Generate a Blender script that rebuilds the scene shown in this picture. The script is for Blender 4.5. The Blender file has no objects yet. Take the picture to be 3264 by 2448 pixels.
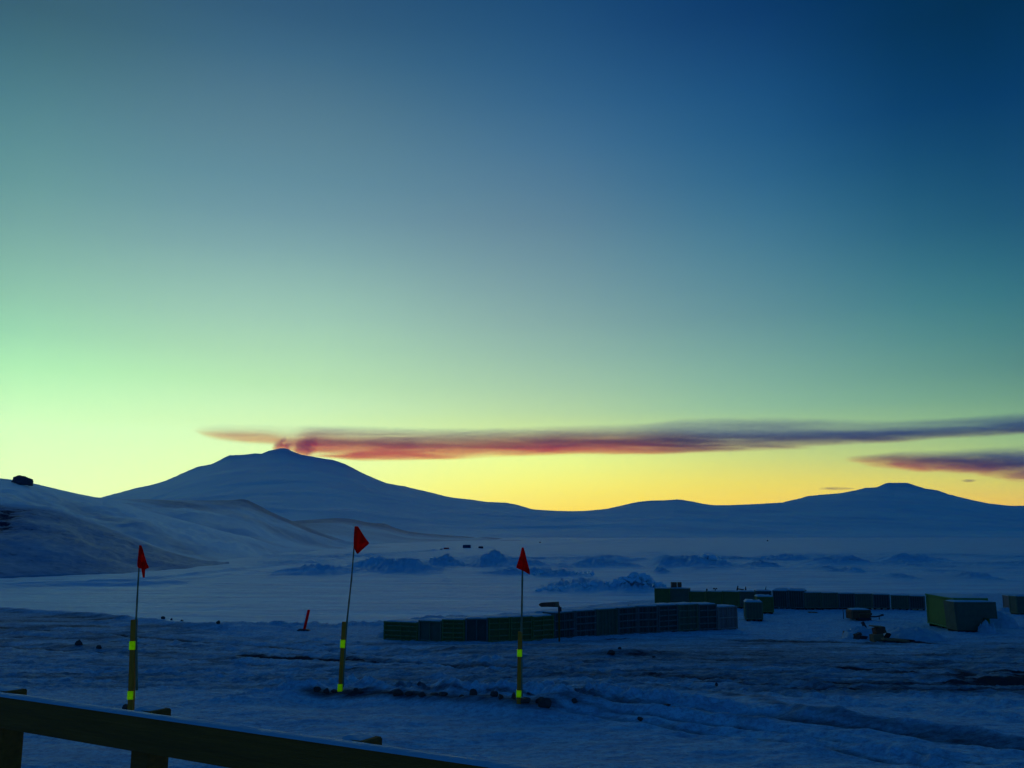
import bpy, math, random
import numpy as np
from mathutils import Vector, Matrix

random.seed(7)
rng = np.random.RandomState(11)
scn = bpy.context.scene
COL = scn.collection

# ------------------------------------------------------------------ camera model
FPX = 2968.0
W0, H0 = 3264.0, 2448.0
PITCH = math.radians(9.2)
CP, SP = math.cos(PITCH), math.sin(PITCH)
CZ = 12.0                                   # eye height above the sea ice

def tdown(y):
    v = y - H0 / 2
    return (v * CP - FPX * SP) / (FPX * CP + v * SP)

def fwd(y):
    return FPX * CP + (y - H0 / 2) * SP

def sside(x, y):
    return (x - W0 / 2) / fwd(y)

def at(x, y, Y):
    """photo pixel at forward distance Y -> world point"""
    return Vector((sside(x, y) * Y, Y, CZ - tdown(y) * Y))

cam_d = bpy.data.cameras.new('camera')
cam = bpy.data.objects.new('camera', cam_d)
COL.objects.link(cam)
cam.location = (0, 0, CZ)
cam.rotation_euler = (math.radians(90) + PITCH, 0, 0)
cam_d.sensor_width = 36.0
cam_d.lens = 36.0 * FPX / W0
cam_d.clip_start = 0.05
cam_d.clip_end = 80000
scn.camera = cam

# ------------------------------------------------------------------ helpers
def tag(o, label=None, cat=None, group=None, kind=None):
    if label: o['label'] = label
    if cat: o['category'] = cat
    if group: o['group'] = group
    if kind: o['kind'] = kind
    return o

def empty(name, loc, rz=0.0, label=None, cat=None, group=None):
    o = bpy.data.objects.new(name, None)
    COL.objects.link(o)
    o.location = loc
    o.rotation_euler = (0, 0, rz)
    o.empty_display_size = 0.2
    return tag(o, label, cat, group)

class MB:
    def __init__(self):
        self.v, self.f = [], []
    def box(self, c, s, rot=None, taper=1.0):
        n = len(self.v)
        for dz in (-1, 1):
            k = taper if dz > 0 else 1.0
            for dx, dy in ((-1, -1), (1, -1), (1, 1), (-1, 1)):
                p = Vector((dx * s[0] / 2 * k, dy * s[1] / 2 * k, dz * s[2] / 2))
                if rot is not None: p = rot @ p
                self.v.append(tuple(Vector(c) + p))
        self.f += [tuple(n + i for i in q) for q in
                   ((0, 3, 2, 1), (4, 5, 6, 7), (0, 1, 5, 4), (1, 2, 6, 5), (2, 3, 7, 6), (3, 0, 4, 7))]
        return self
    def tube(self, pts, radii, n=8):
        pts = [Vector(p) for p in pts]
        base = len(self.v)
        for i, p in enumerate(pts):
            d = (pts[min(i + 1, len(pts) - 1)] - pts[max(i - 1, 0)]).normalized()
            a = d.orthogonal().normalized() if abs(d.z) < .9 else Vector((1, 0, 0)).cross(d).normalized()
            b = d.cross(a)
            r = radii[i] if hasattr(radii, '__len__') else radii
            for k in range(n):
                t = 2 * math.pi * k / n
                self.v.append(tuple(p + a * math.cos(t) * r + b * math.sin(t) * r))
        for i in range(len(pts) - 1):
            for k in range(n):
                a0 = base + i * n + k; a1 = base + i * n + (k + 1) % n
                self.f.append((a0, a1, a1 + n, a0 + n))
        self.f.append(tuple(base + k for k in range(n))[::-1])
        self.f.append(tuple(base + (len(pts) - 1) * n + k for k in range(n)))
        return self
    def prism(self, poly, y0, y1):
        """poly in (x, z), extruded along y"""
        n = len(self.v); m = len(poly)
        for y in (y0, y1):
            for x, z in poly: self.v.append((x, y, z))
        self.f.append(tuple(n + i for i in range(m)))
        self.f.append(tuple(n + m + i for i in range(m))[::-1])
        for i in range(m):
            j = (i + 1) % m
            self.f.append((n + i, n + m + i, n + m + j, n + j))
        return self
    def build(self, name, mat, parent=None, bevel=0.0, smooth=False):
        me = bpy.data.meshes.new(name)
        me.from_pydata(self.v, [], self.f)
        me.validate()
        import bmesh
        bm = bmesh.new(); bm.from_mesh(me)
        bmesh.ops.recalc_face_normals(bm, faces=bm.faces)
        if bevel > 0:
            bmesh.ops.bevel(bm, geom=list(bm.edges), offset=bevel, segments=1, affect='EDGES')
        bm.to_mesh(me); bm.free()
        if smooth:
            for p in me.polygons: p.use_smooth = True
        o = bpy.data.objects.new(name, me)
        COL.objects.link(o)
        me.materials.append(mat)
        if parent: o.parent = parent
        return o

def grid_object(name, X, Y, Z, mat, attrs=None, smooth=True, origin=None):
    """X, Y, Z are (rows, cols) arrays"""
    r, c = X.shape
    co = np.stack([X, Y, Z], -1).reshape(-1, 3).astype(np.float64)
    if origin is not None:
        co = co - np.array(origin)
    idx = np.arange(r * c).reshape(r, c)
    q = np.stack([idx[:-1, :-1], idx[:-1, 1:], idx[1:, 1:], idx[1:, :-1]], -1).reshape(-1, 4)
    me = bpy.data.meshes.new(name)
    me.vertices.add(len(co)); me.vertices.foreach_set('co', co.astype(np.float32).ravel())
    me.loops.add(q.size); me.loops.foreach_set('vertex_index', q.astype(np.int32).ravel())
    me.polygons.add(len(q))
    me.polygons.foreach_set('loop_start', np.arange(0, q.size, 4, dtype=np.int32))
    me.polygons.foreach_set('loop_total', np.full(len(q), 4, dtype=np.int32))
    me.update(calc_edges=True)
    if smooth:
        me.polygons.foreach_set('use_smooth', np.ones(len(q), dtype=bool))
    for k, a in (attrs or {}).items():
        at_ = me.attributes.new(k, 'FLOAT', 'POINT')
        at_.data.foreach_set('value', a.astype(np.float32).ravel())
    me.materials.append(mat)
    o = bpy.data.objects.new(name, me)
    COL.objects.link(o)
    if origin is not None: o.location = origin
    return o

# gradient noise -----------------------------------------------------------
_perm = rng.permutation(4096)
_ang = rng.rand(4096) * 2 * np.pi
_gx, _gy = np.cos(_ang), np.sin(_ang)
def perlin(x, y):
    xi, yi = np.floor(x).astype(np.int64), np.floor(y).astype(np.int64)
    fx, fy = x - xi, y - yi
    u = fx * fx * fx * (fx * (fx * 6 - 15) + 10); v = fy * fy * fy * (fy * (fy * 6 - 15) + 10)
    def g(ix, iy, dx, dy):
        h = _perm[(_perm[ix & 4095] + iy) & 4095]
        return _gx[h] * dx + _gy[h] * dy
    a = g(xi, yi, fx, fy); b = g(xi + 1, yi, fx - 1, fy)
    c = g(xi, yi + 1, fx, fy - 1); d = g(xi + 1, yi + 1, fx - 1, fy - 1)
    return (a + u * (b - a)) * (1 - v) + (c + u * (d - c)) * v
def fbm(x, y, oct=4, gain=.5, seed=0):
    s, a, t = 0, 1.0, 0
    for o in range(oct):
        s = s + a * perlin(x + seed * 17.3 + o * 5.1, y + seed * 9.7 - o * 3.3)
        x, y = x * 2.03, y * 2.03
        t += a; a *= gain
    return s / t * 1.6
def ridged(x, y, oct=4, seed=0):
    s, a, t = 0, 1.0, 0
    for o in range(oct):
        s = s + a * (1 - np.abs(perlin(x + seed * 11.7 + o * 4.7, y - seed * 6.1 + o)) * 2.2)
        x, y = x * 2.1, y * 2.1
        t += a; a *= .5
    return s / t
def sstep(a, b, x):
    t = np.clip((x - a) / (b - a), 0, 1)
    return t * t * (3 - 2 * t)

# ------------------------------------------------------------------ materials
def srgb(r, g, b):
    f = lambda c: (c / 255) / 12.92 if c / 255 <= .04045 else ((c / 255 + .055) / 1.055) ** 2.4
    return (f(r), f(g), f(b), 1)

def new_mat(name):
    m = bpy.data.materials.new(name); m.use_nodes = True
    nt = m.node_tree; nt.nodes.clear()
    return m, nt, nt.nodes, nt.links

def N(nt, typ, **kw):
    n = nt.nodes.new(typ)
    for k, v in kw.items(): setattr(n, k, v)
    return n

def math_n(nt, op, a, b=None, clamp=False):
    n = nt.nodes.new('ShaderNodeMath'); n.operation = op; n.use_clamp = clamp
    for i, q in enumerate((a, b)):
        if q is None: continue
        if isinstance(q, (int, float)): n.inputs[i].default_value = q
        else: nt.links.new(q, n.inputs[i])
    return n.outputs[0]

def noise_n(nt, vec, scale, detail=4, rough=.55, stretch=None):
    if stretch is not None:
        mp = nt.nodes.new('ShaderNodeMapping'); mp.inputs['Scale'].default_value = stretch
        nt.links.new(vec, mp.inputs['Vector']); vec = mp.outputs[0]
    n = nt.nodes.new('ShaderNodeTexNoise'); n.inputs['Scale'].default_value = scale
    n.inputs['Detail'].default_value = detail; n.inputs['Roughness'].default_value = rough
    nt.links.new(vec, n.inputs['Vector'])
    return n.outputs[0]

def map_n(nt, v, a, b, c=0.0, d=1.0, smooth=False):
    n = nt.nodes.new('ShaderNodeMapRange'); n.clamp = True
    if smooth: n.interpolation_type = 'SMOOTHSTEP'
    nt.links.new(v, n.inputs[0])
    for i, q in zip((1, 2, 3, 4), (a, b, c, d)): n.inputs[i].default_value = q
    return n.outputs[0]

def mix_n(nt, fac, a, b):
    n = nt.nodes.new('ShaderNodeMix'); n.data_type = 'RGBA'
    for inp, q in ((0, fac), (6, a), (7, b)):
        if isinstance(q, (int, float)): n.inputs[inp].default_value = q
        elif isinstance(q, tuple): n.inputs[inp].default_value = q
        else: nt.links.new(q, n.inputs[inp])
    return n.outputs[2]

SNOW = (.52, .88, .90, 1)
SNOW_ = SNOW
def snow_mat(name, s1, s2, bump1, bump2, stretch=(1, 1, 1), dirt=False, albedo_var=.12, rough=.55, rock=None, spec=.35, k=1.0):  # rock: noise scale of the bare rock and the painted slope shade
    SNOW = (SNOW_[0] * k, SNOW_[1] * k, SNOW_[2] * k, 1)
    m, nt, nodes, L = new_mat(name)
    out = N(nt, 'ShaderNodeOutputMaterial'); p = N(nt, 'ShaderNodeBsdfPrincipled')
    geo = N(nt, 'ShaderNodeNewGeometry')
    pos = geo.outputs['Position']
    n1 = noise_n(nt, pos, s1, 5, .6, stretch)
    n2 = noise_n(nt, pos, s2, 4, .65, stretch)
    col = mix_n(nt, map_n(nt, n1, .35, .7), (SNOW[0], SNOW[1], SNOW[2], 1),
                (SNOW[0] * (1 - albedo_var), SNOW[1] * (1 - albedo_var), SNOW[2] * (1 - albedo_var * .7), 1))
    r_ = None
    if dirt:
        ng = noise_n(nt, pos, 8.0, 5, .82)
        col = mix_n(nt, map_n(nt, ng, .44, .64, 0, .72), col, (.22, .28, .36, 1))
        nh = noise_n(nt, pos, 2.2, 5, .7, (.45, 1.6, 1))
        col = mix_n(nt, map_n(nt, nh, .46, .66, 0, .45), col, (.26, .33, .42, 1))
        at_ = N(nt, 'ShaderNodeAttribute', attribute_name='dirt')
        n3 = noise_n(nt, pos, 4.5, 8, .78, (.5, 1.3, 1))
        n4 = noise_n(nt, pos, .35, 3, .6, (.6, 1.6, 1))
        th = math_n(nt, 'SUBTRACT', math_n(nt, 'MULTIPLY', at_.outputs['Fac'], 1.15), math_n(nt, 'MULTIPLY', math_n(nt, 'SUBTRACT', 1.0, n3), .62))
        th = math_n(nt, 'ADD', th, math_n(nt, 'MULTIPLY', math_n(nt, 'SUBTRACT', n4, .5), .5))
        f = map_n(nt, th, .0, .42, 0, 1)
        col = mix_n(nt, f, col, (.070, .060, .058, 1))
        r_ = f
    if rock is not None:
        at_ = N(nt, 'ShaderNodeAttribute', attribute_name='rock')
        n3 = noise_n(nt, pos, rock, 6, .7)
        # dark blue tint first (painted slope shade, thin rock), bare rock only where the coverage is high
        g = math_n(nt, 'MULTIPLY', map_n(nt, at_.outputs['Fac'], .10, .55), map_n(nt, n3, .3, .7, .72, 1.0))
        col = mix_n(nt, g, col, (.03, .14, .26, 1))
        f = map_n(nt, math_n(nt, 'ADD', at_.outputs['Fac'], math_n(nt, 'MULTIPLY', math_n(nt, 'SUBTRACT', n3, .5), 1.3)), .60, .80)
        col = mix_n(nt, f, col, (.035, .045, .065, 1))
        r_ = math_n(nt, 'MAXIMUM', f, g)
    L.new(col, p.inputs['Base Color'])
    p.inputs['Roughness'].default_value = rough
    p.inputs['Specular IOR Level'].default_value = spec
    if r_ is not None: L.new(map_n(nt, r_, 0, 1, spec, .0), p.inputs['Specular IOR Level'])
    b1 = N(nt, 'ShaderNodeBump'); b1.inputs['Strength'].default_value = 1; b1.inputs['Distance'].default_value = bump1
    b2 = N(nt, 'ShaderNodeBump'); b2.inputs['Strength'].default_value = 1; b2.inputs['Distance'].default_value = bump2
    L.new(n1, b1.inputs['Height']); L.new(n2, b2.inputs['Height']); L.new(b1.outputs[0], b2.inputs['Normal'])
    L.new(b2.outputs[0], p.inputs['Normal'])
    L.new(p.outputs[0], out.inputs[0])
    return m

def solid_mat(name, c1, c2, scale=3.0, rough=.7, bump=.004, stretch=(1, 1, 1), snow_patch=0.0, spec=.3):
    m, nt, nodes, L = new_mat(name)
    out = N(nt, 'ShaderNodeOutputMaterial'); p = N(nt, 'ShaderNodeBsdfPrincipled')
    tc = N(nt, 'ShaderNodeTexCoord')
    n1 = noise_n(nt, tc.outputs['Object'], scale, 6, .65, stretch)
    col = mix_n(nt, map_n(nt, n1, .3, .7), c1, c2)
    if snow_patch > 0:
        n2 = noise_n(nt, tc.outputs['Object'], scale * 1.7, 5, .7)
        col = mix_n(nt, map_n(nt, n2, .72 - snow_patch, .80 - snow_patch), col, SNOW)
    L.new(col, p.inputs['Base Color'])
    p.inputs['Roughness'].default_value = rough
    p.inputs['Specular IOR Level'].default_value = spec
    b1 = N(nt, 'ShaderNodeBump'); b1.inputs['Distance'].default_value = bump
    L.new(n1, b1.inputs['Height']); L.new(b1.outputs[0], p.inputs['Normal'])
    L.new(p.outputs[0], out.inputs[0])
    return m

M = {}
M['ground'] = snow_mat('packed_snow_ground', 1.3, 11.0, .12, .05, (.6, 1.3, 1), dirt=True, albedo_var=.10, spec=.12, rough=.7, k=.97)
M['ice'] = snow_mat('sea_ice_snow', .11, .8, 1.0, .16, (.35, 1.2, 1), albedo_var=.30, spec=.20, rough=.5)
M['ridge'] = snow_mat('pressure_ridge_snow', .25, 1.5, .35, .12, (1, 1, 1), albedo_var=.2)
M['hill'] = snow_mat('hill_snow', .02, .25, 1.2, .25, (1, 1, 1), albedo_var=.08, rock=.35)
M['mount'] = snow_mat('mountain_snow', .0016, .012, 20, 4.0, (1, 1, 1), albedo_var=.2, rock=.006)
M['block'] = snow_mat('ice_block_snow', .8, 4, .12, .03, albedo_var=.15)
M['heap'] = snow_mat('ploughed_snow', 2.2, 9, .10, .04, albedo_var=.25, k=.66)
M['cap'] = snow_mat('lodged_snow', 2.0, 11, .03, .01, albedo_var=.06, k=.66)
M['rock'] = solid_mat('dark_volcanic_rock', (.05, .04, .035, 1), (.10, .075, .055, 1), 4, .85, .02, snow_patch=.04)
M['post'] = solid_mat('yellowish_post_wood', (.98, .27, .015, 1), (.75, .19, .01, 1), 6, .8, .004, (4, 4, .4))
M['bamboo'] = solid_mat('bamboo_cane', (.30, .26, .12, 1), (.20, .17, .08, 1), 8, .6, .002)
M['rail'] = solid_mat('weathered_rail_wood', (.36, .12, .012, 1), (.22, .075, .008, 1), 5, .85, .004, (.5, 6, 8))
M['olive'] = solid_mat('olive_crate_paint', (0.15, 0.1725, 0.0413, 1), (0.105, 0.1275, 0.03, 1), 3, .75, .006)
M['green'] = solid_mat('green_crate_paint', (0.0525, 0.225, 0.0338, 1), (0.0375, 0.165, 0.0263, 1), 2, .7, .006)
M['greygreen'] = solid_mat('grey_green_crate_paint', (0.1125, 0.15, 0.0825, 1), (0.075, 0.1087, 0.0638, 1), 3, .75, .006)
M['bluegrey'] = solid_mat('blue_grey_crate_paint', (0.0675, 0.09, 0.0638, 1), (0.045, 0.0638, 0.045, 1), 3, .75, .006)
M['pinkish'] = solid_mat('bare_plywood', (0.297, 0.225, 0.18, 1), (0.216, 0.162, 0.135, 1), 3, .8, .006)
M['darkgap'] = solid_mat('dark_skid_wood', (.03, .028, .02, 1), (.02, .018, .014, 1), 3, .9, .004)
M['rust'] = solid_mat('rusty_brown_metal', (.26, .10, .045, 1), (.15, .06, .03, 1), 5, .8, .006, snow_patch=.02)
M['brownwood'] = solid_mat('brown_timber', (.34, .19, .08, 1), (.22, .12, .05, 1), 5, .8, .005)
M['dark'] = solid_mat('dark_steel', (.03, .03, .035, 1), (.05, .045, .04, 1), 5, .6, .003)
M['red'] = solid_mat('red_paint', (.75, .03, .02, 1), (.55, .02, .015, 1), 5, .6, .003)
M['hut'] = solid_mat('dark_hut_cladding', (.06, .06, .09, 1), (.04, .045, .06, 1), 1, .8, .01)

def snowy(name, c1, c2):
    # painted batten timber with snow settled on whatever faces up
    m, nt, nodes, L = new_mat(name)
    out = N(nt, 'ShaderNodeOutputMaterial'); p = N(nt, 'ShaderNodeBsdfPrincipled')
    tc = N(nt, 'ShaderNodeTexCoord'); geo = N(nt, 'ShaderNodeNewGeometry'); sep = N(nt, 'ShaderNodeSeparateXYZ')
    L.new(geo.outputs['True Normal'], sep.inputs[0])
    n1 = noise_n(nt, tc.outputs['Object'], 4, 6, .65)
    n2 = noise_n(nt, tc.outputs['Object'], 5, 3, .6)
    col = mix_n(nt, map_n(nt, n1, .3, .7), c1, c2)
    f = math_n(nt, 'MULTIPLY', map_n(nt, sep.outputs[2], .6, .9), map_n(nt, n2, .42, .52))
    L.new(mix_n(nt, f, col, SNOW), p.inputs['Base Color']); p.inputs['Roughness'].default_value = .8
    L.new(p.outputs[0], out.inputs[0])
    return m
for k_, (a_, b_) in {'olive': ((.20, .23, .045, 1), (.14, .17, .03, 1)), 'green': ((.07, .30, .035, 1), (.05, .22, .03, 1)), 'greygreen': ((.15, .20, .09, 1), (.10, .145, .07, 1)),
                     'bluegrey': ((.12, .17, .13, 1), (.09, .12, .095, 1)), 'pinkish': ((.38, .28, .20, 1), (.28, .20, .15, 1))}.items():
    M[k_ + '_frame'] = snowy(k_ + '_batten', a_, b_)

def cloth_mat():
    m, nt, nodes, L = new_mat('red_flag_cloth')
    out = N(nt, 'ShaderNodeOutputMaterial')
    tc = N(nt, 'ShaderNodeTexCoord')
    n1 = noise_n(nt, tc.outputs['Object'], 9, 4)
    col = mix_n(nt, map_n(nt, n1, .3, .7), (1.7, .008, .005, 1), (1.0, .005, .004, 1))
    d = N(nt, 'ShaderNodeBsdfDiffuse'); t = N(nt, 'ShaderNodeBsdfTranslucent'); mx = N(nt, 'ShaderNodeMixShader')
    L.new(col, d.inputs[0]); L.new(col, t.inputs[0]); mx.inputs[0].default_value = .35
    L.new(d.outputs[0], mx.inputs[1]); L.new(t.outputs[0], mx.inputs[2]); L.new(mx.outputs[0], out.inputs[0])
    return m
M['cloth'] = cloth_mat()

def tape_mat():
    # lime tape: the light it throws back is put into an overbright colour
    m, nt, nodes, L = new_mat('overbright_lime_tape')
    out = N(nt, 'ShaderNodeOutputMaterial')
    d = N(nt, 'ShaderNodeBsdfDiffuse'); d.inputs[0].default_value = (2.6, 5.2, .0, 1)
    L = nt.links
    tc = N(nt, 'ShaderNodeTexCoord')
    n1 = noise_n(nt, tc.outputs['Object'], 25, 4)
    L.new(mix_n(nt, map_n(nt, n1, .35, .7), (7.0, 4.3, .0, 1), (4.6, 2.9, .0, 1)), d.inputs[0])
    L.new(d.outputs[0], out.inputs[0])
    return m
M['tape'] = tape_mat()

# ------------------------------------------------------------------ sky
HAZE_D, HAZE_C = 6.0e-5, (.05, .26, 1.0)     # density and tint of the cold air between here and the mountains
HAZE_TOP, HAZE_Y = 2600.0, 21000.0
AIR = (.03, .07, .17)
SUN_AZ, SUN_EL = -34.0, 1.2                 # glow low on the left, behind the volcano's shoulder
def build_world():
    w = bpy.data.worlds.new('World'); scn.world = w; w.use_nodes = True
    nt = w.node_tree; nt.nodes.clear(); L = nt.links
    out = N(nt, 'ShaderNodeOutputWorld'); bg = N(nt, 'ShaderNodeBackground')
    tc = N(nt, 'ShaderNodeTexCoord'); sep = N(nt, 'ShaderNodeSeparateXYZ')
    L.new(tc.outputs['Generated'], sep.inputs[0])
    x, y, z = sep.outputs
    az = math_n(nt, 'ARCTAN2', x, y)
    azd = math_n(nt, 'MULTIPLY', az, 180 / math.pi)
    el = math_n(nt, 'MULTIPLY', math_n(nt, 'ARCSINE', z), 180 / math.pi)
    elf = math_n(nt, 'DIVIDE', el, 90.0, True)
    def el_of(x_, y_):
        v = tdown(y_)
        return math.degrees(math.atan2(-v, math.hypot(1, sside(x_, y_))))
    cols = []
    def photo_col(xp, pts, top, hor):
        az_ = math.degrees(math.atan(sside(xp, 1300)))
        st = sorted([(el_of(xp, yy), srgb(*c)) for yy, c in pts])
        st = [(0, srgb(*hor))] + st + top
        cols.append((az_, st))
    zen = (.001, .027, .102, 1)
    photo_col(20, [(0, (58, 98, 116)), (180, (70, 116, 130)), (360, (86, 134, 144)), (540, (100, 150, 152)), (720, (120, 168, 162)),
                   (900, (140, 192, 170)), (1085, (160, 222, 178)), (1200, (184, 245, 182)), (1350, (214, 255, 192)), (1500, (228, 255, 190))],
              [(50, srgb(18, 55, 100)), (70, zen)], (236, 255, 180))
    photo_col(830, [(0, (48, 88, 120)), (180, (64, 106, 134)), (340, (84, 122, 142)), (540, (96, 138, 155)), (720, (116, 156, 166)), (900, (144, 186, 176)),
                    (1000, (157, 200, 180)), (1085, (168, 212, 180)), (1200, (182, 228, 178)), (1340, (212, 248, 190)), (1500, (232, 255, 180))],
              [(50, srgb(10, 45, 95)), (70, zen)], (246, 250, 150))
    photo_col(1630, [(0, (31, 76, 118)), (260, (50, 96, 134)), (500, (76, 118, 148)), (700, (98, 134, 154)), (850, (116, 152, 162)), (1000, (134, 170, 168)),
                     (1200, (160, 198, 172)), (1340, (192, 220, 165)), (1470, (238, 252, 150)), (1560, (250, 242, 125)), (1640, (252, 222, 108))],
              [(50, srgb(5, 42, 90)), (70, zen)], (250, 200, 95))
    photo_col(2430, [(0, (12, 56, 104)), (100, (18, 64, 112)), (300, (28, 80, 126)), (500, (40, 94, 135)), (700, (62, 114, 144)), (850, (80, 129, 149)), (1000, (97, 143, 152)),
                     (1150, (118, 164, 156)), (1290, (138, 182, 156)), (1420, (184, 208, 142)), (1500, (222, 218, 120)), (1600, (246, 212, 90))],
              [(50, srgb(0, 38, 85)), (70, zen)], (240, 190, 80))
    photo_col(3240, [(0, (3, 46, 82)), (300, (8, 58, 102)), (600, (26, 80, 116)), (700, (33, 88, 120)), (900, (52, 112, 130)), (1100, (78, 132, 134)),
                     (1200, (94, 142, 134)), (1290, (114, 160, 136)), (1420, (150, 186, 136)), (1520, (200, 200, 115)), (1600, (230, 192, 92))],
              [(50, srgb(0, 34, 80)), (70, zen)], (225, 170, 80))
    # sky outside the frame
    back = [(0, (.024, .090, .30, 1)), (8, (.024, .096, .35, 1)), (18, (.012, .086, .34, 1)), (30, (.002, .044, .19, 1)), (50, (.001, .025, .112, 1)), (70, zen)]
    side = [(0, (.05, .09, .17, 1)), (8, (.02, .06, .15, 1)), (20, (.006, .048, .17, 1)), (40, (.002, .028, .12, 1)), (70, zen)]
    cols = [(-180, back), (-110, back), (-54, side)] + sorted(cols) + [(50, side), (110, back), (180, back)]
    # smooth table: natural cubic through the columns, evaluated on a finer azimuth grid
    els = np.array([0, 1.5, 3, 4.5, 6, 7.5, 9, 11, 13, 15, 17, 19, 21, 23.5, 26, 28, 30, 32, 35, 40, 50, 70])
    azs = np.array([c[0] for c in cols], float)
    tab = np.array([[[np.interp(e_, [p_[0] for p_ in c[1]], [p_[1][k] ** .45 for p_ in c[1]]) for k in range(3)] for e_ in els] for c in cols])
    def pchip(xq):
        h = np.diff(azs); dl = np.diff(tab, axis=0) / h[:, None, None]
        m = np.zeros_like(tab)
        for i in range(1, len(azs) - 1):
            same = (dl[i - 1] * dl[i]) > 0
            w1, w2 = 2 * h[i] + h[i - 1], h[i] + 2 * h[i - 1]
            with np.errstate(all='ignore'):
                hm = (w1 + w2) / (w1 / dl[i - 1] + w2 / dl[i])
            m[i] = np.where(same, hm, 0)
        i = min(max(int(np.searchsorted(azs, xq) - 1), 0), len(azs) - 2)
        t = (xq - azs[i]) / h[i]
        return ((2*t**3 - 3*t*t + 1) * tab[i] + (t**3 - 2*t*t + t) * h[i] * m[i] + (-2*t**3 + 3*t*t) * tab[i+1] + (t**3 - t*t) * h[i] * m[i+1])
    grid = [-180, -110, -80, -65, -54, -46, -38, -33, -28, -24, -20, -16, -12, -8, -4, 0, 4, 8, 12, 16, 20, 24, 28, 33, 38, 44, 50, 65, 85, 110, 180]
    cols = []
    for g_ in grid:
        tt = np.clip(pchip(float(g_)), 0, None) ** (1 / .45)
        ca = max(.25, math.cos(math.radians(g_)))
        for i, e_ in enumerate(els):
            er = math.radians(max(e_, .05))
            Lp = min((HAZE_TOP - CZ) / math.sin(er), HAZE_Y / (ca * math.cos(er)) if abs(g_) < 90 else 1500 / math.cos(er), 32000)
            for k in range(3):
                T_ = math.exp(-HAZE_D * HAZE_C[k] * Lp)
                tt[i][k] = max(.0006, (tt[i][k] - AIR[k] * (1 - T_)) / T_) if abs(g_) < 60 else tt[i][k]
        cols.append((g_, [(els[i], (float(tt[i][0]), float(tt[i][1]), float(tt[i][2]), 1)) for i in range(len(els))]))
    prev = None
    for i, (a, st) in enumerate(cols):
        cr = N(nt, 'ShaderNodeValToRGB'); L.new(elf, cr.inputs[0])
        e = cr.color_ramp; e.interpolation = 'LINEAR'
        while len(e.elements) > 1: e.elements.remove(e.elements[-1])
        e.elements[0].position = st[0][0] / 90; e.elements[0].color = st[0][1]
        for p_, c_ in st[1:]:
            q = e.elements.new(p_ / 90); q.color = c_
        if prev is None: cur = cr.outputs[0]
        else:
            f = map_n(nt, azd, cols[i - 1][0], a)
            cur = mix_n(nt, f, prev, cr.outputs[0])
        prev = cur
    # a faint physical twilight sky adds its share to the hand measured colours
    sky = N(nt, 'ShaderNodeTexSky'); sky.sky_type = 'NISHITA'; sky.sun_disc = False
    sky.sun_elevation = math.radians(SUN_EL); sky.sun_rotation = math.radians(SUN_AZ)
    sky.altitude = 20; sky.air_density = 1; sky.dust_density = .3; sky.ozone_density = 3
    add = N(nt, 'ShaderNodeVectorMath', operation='MULTIPLY_ADD')
    L.new(sky.outputs[0], add.inputs[0]); add.inputs[1].default_value = (.001, .001, .001); L.new(prev, add.inputs[2])
    L.new(add.outputs[0], bg.inputs[0]); bg.inputs[1].default_value = 1.0
    L.new(bg.outputs[0], out.inputs[0])
build_world()

sun_d = bpy.data.lights.new('sun', 'SUN'); sun_d.energy = .012; sun_d.angle = math.radians(12); sun_d.color = (1.0, .62, .42)
sun = bpy.data.objects.new('sun', sun_d); COL.objects.link(sun)
az, el = math.radians(SUN_AZ), math.radians(6)
sd = Vector((math.sin(az) * math.cos(el), math.cos(az) * math.cos(el), math.sin(el)))
sun.rotation_euler = sd.to_track_quat('Z', 'Y').to_euler()
sun.location = (0, -5, 30)

# ------------------------------------------------------------------ ground shape
_gy_t = np.linspace(-80, 140, 2201)
_gz_t = np.interp(_gy_t, [-80, 5, 13, 17, 22, 30, 40, 46, 56, 75, 95, 140], [-2.6, -2.7, -3.0, -3.1, -3.5, -4.15, -4.8, -5.1, -5.4, -5.6, -5.75, -6.0])
_k = np.hanning(41); _k /= _k.sum()
_gz_t = np.convolve(np.pad(_gz_t, 20, mode='edge'), _k, 'valid')
EDGE_X = [-400, -60, -38.6, -28.7, -19, -12.8, -8, -5, 0, 9.5, 15, 40, 90, 400]
EDGE_Y = [140, 82, 72, 66, 57.5, 54.8, 56.5, 61, 68, 81, 86, 93, 98, 140]

def base_z(X, Y):
    """smooth ground height (world z), yard, rim and bank down to the ice"""
    X = np.asarray(X, float); Y = np.asarray(Y, float)
    z = np.interp(Y, _gy_t, _gz_t)
    # berm under the flag posts
    by = np.interp(X, [-30, -6.8, -5, -3.6, 0, 1.8, 4.5, 9], [17.5, 17.8, 19.2, 20.3, 18.1, 18.3, 17.0, 15.0])
    amp = np.interp(X, [-12, -6, -4, 1.5, 4, 8], [.0, .08, .32, .38, .16, 0])
    d = Y - by
    z = z + amp * np.where(d < 0, np.exp(-(d / 1.25) ** 2), np.exp(-(d / .7) ** 2))
    # snow drift at the lower centre
    z = z + .20 * np.exp(-((X + .85 + (Y - 12.6) * .3) / .75) ** 2 - ((Y - 12.9) / .5) ** 2) * (1 + .5 * np.tanh((X + .6) * 2.0))
    # mound on the bend of the road (1880-2000, 2080)
    z = z + .35 * np.exp(-((X - 4.0) / 2.2) ** 2 - ((Y - 37.6) / 1.5) ** 2) + .25 * np.exp(-((X - 0.5) / 4) ** 2 - ((Y - 41) / 1.6) ** 2)
    ex = Y - np.interp(X, EDGE_X, EDGE_Y)
    z = z + .22 * np.exp(-((ex + .5) / .8) ** 2) * sstep(-8, -16, X)
    drop = np.where(ex > 0, .17 * ex * ex / (ex + 2.0), 0)
    return CZ + z - drop

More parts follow.
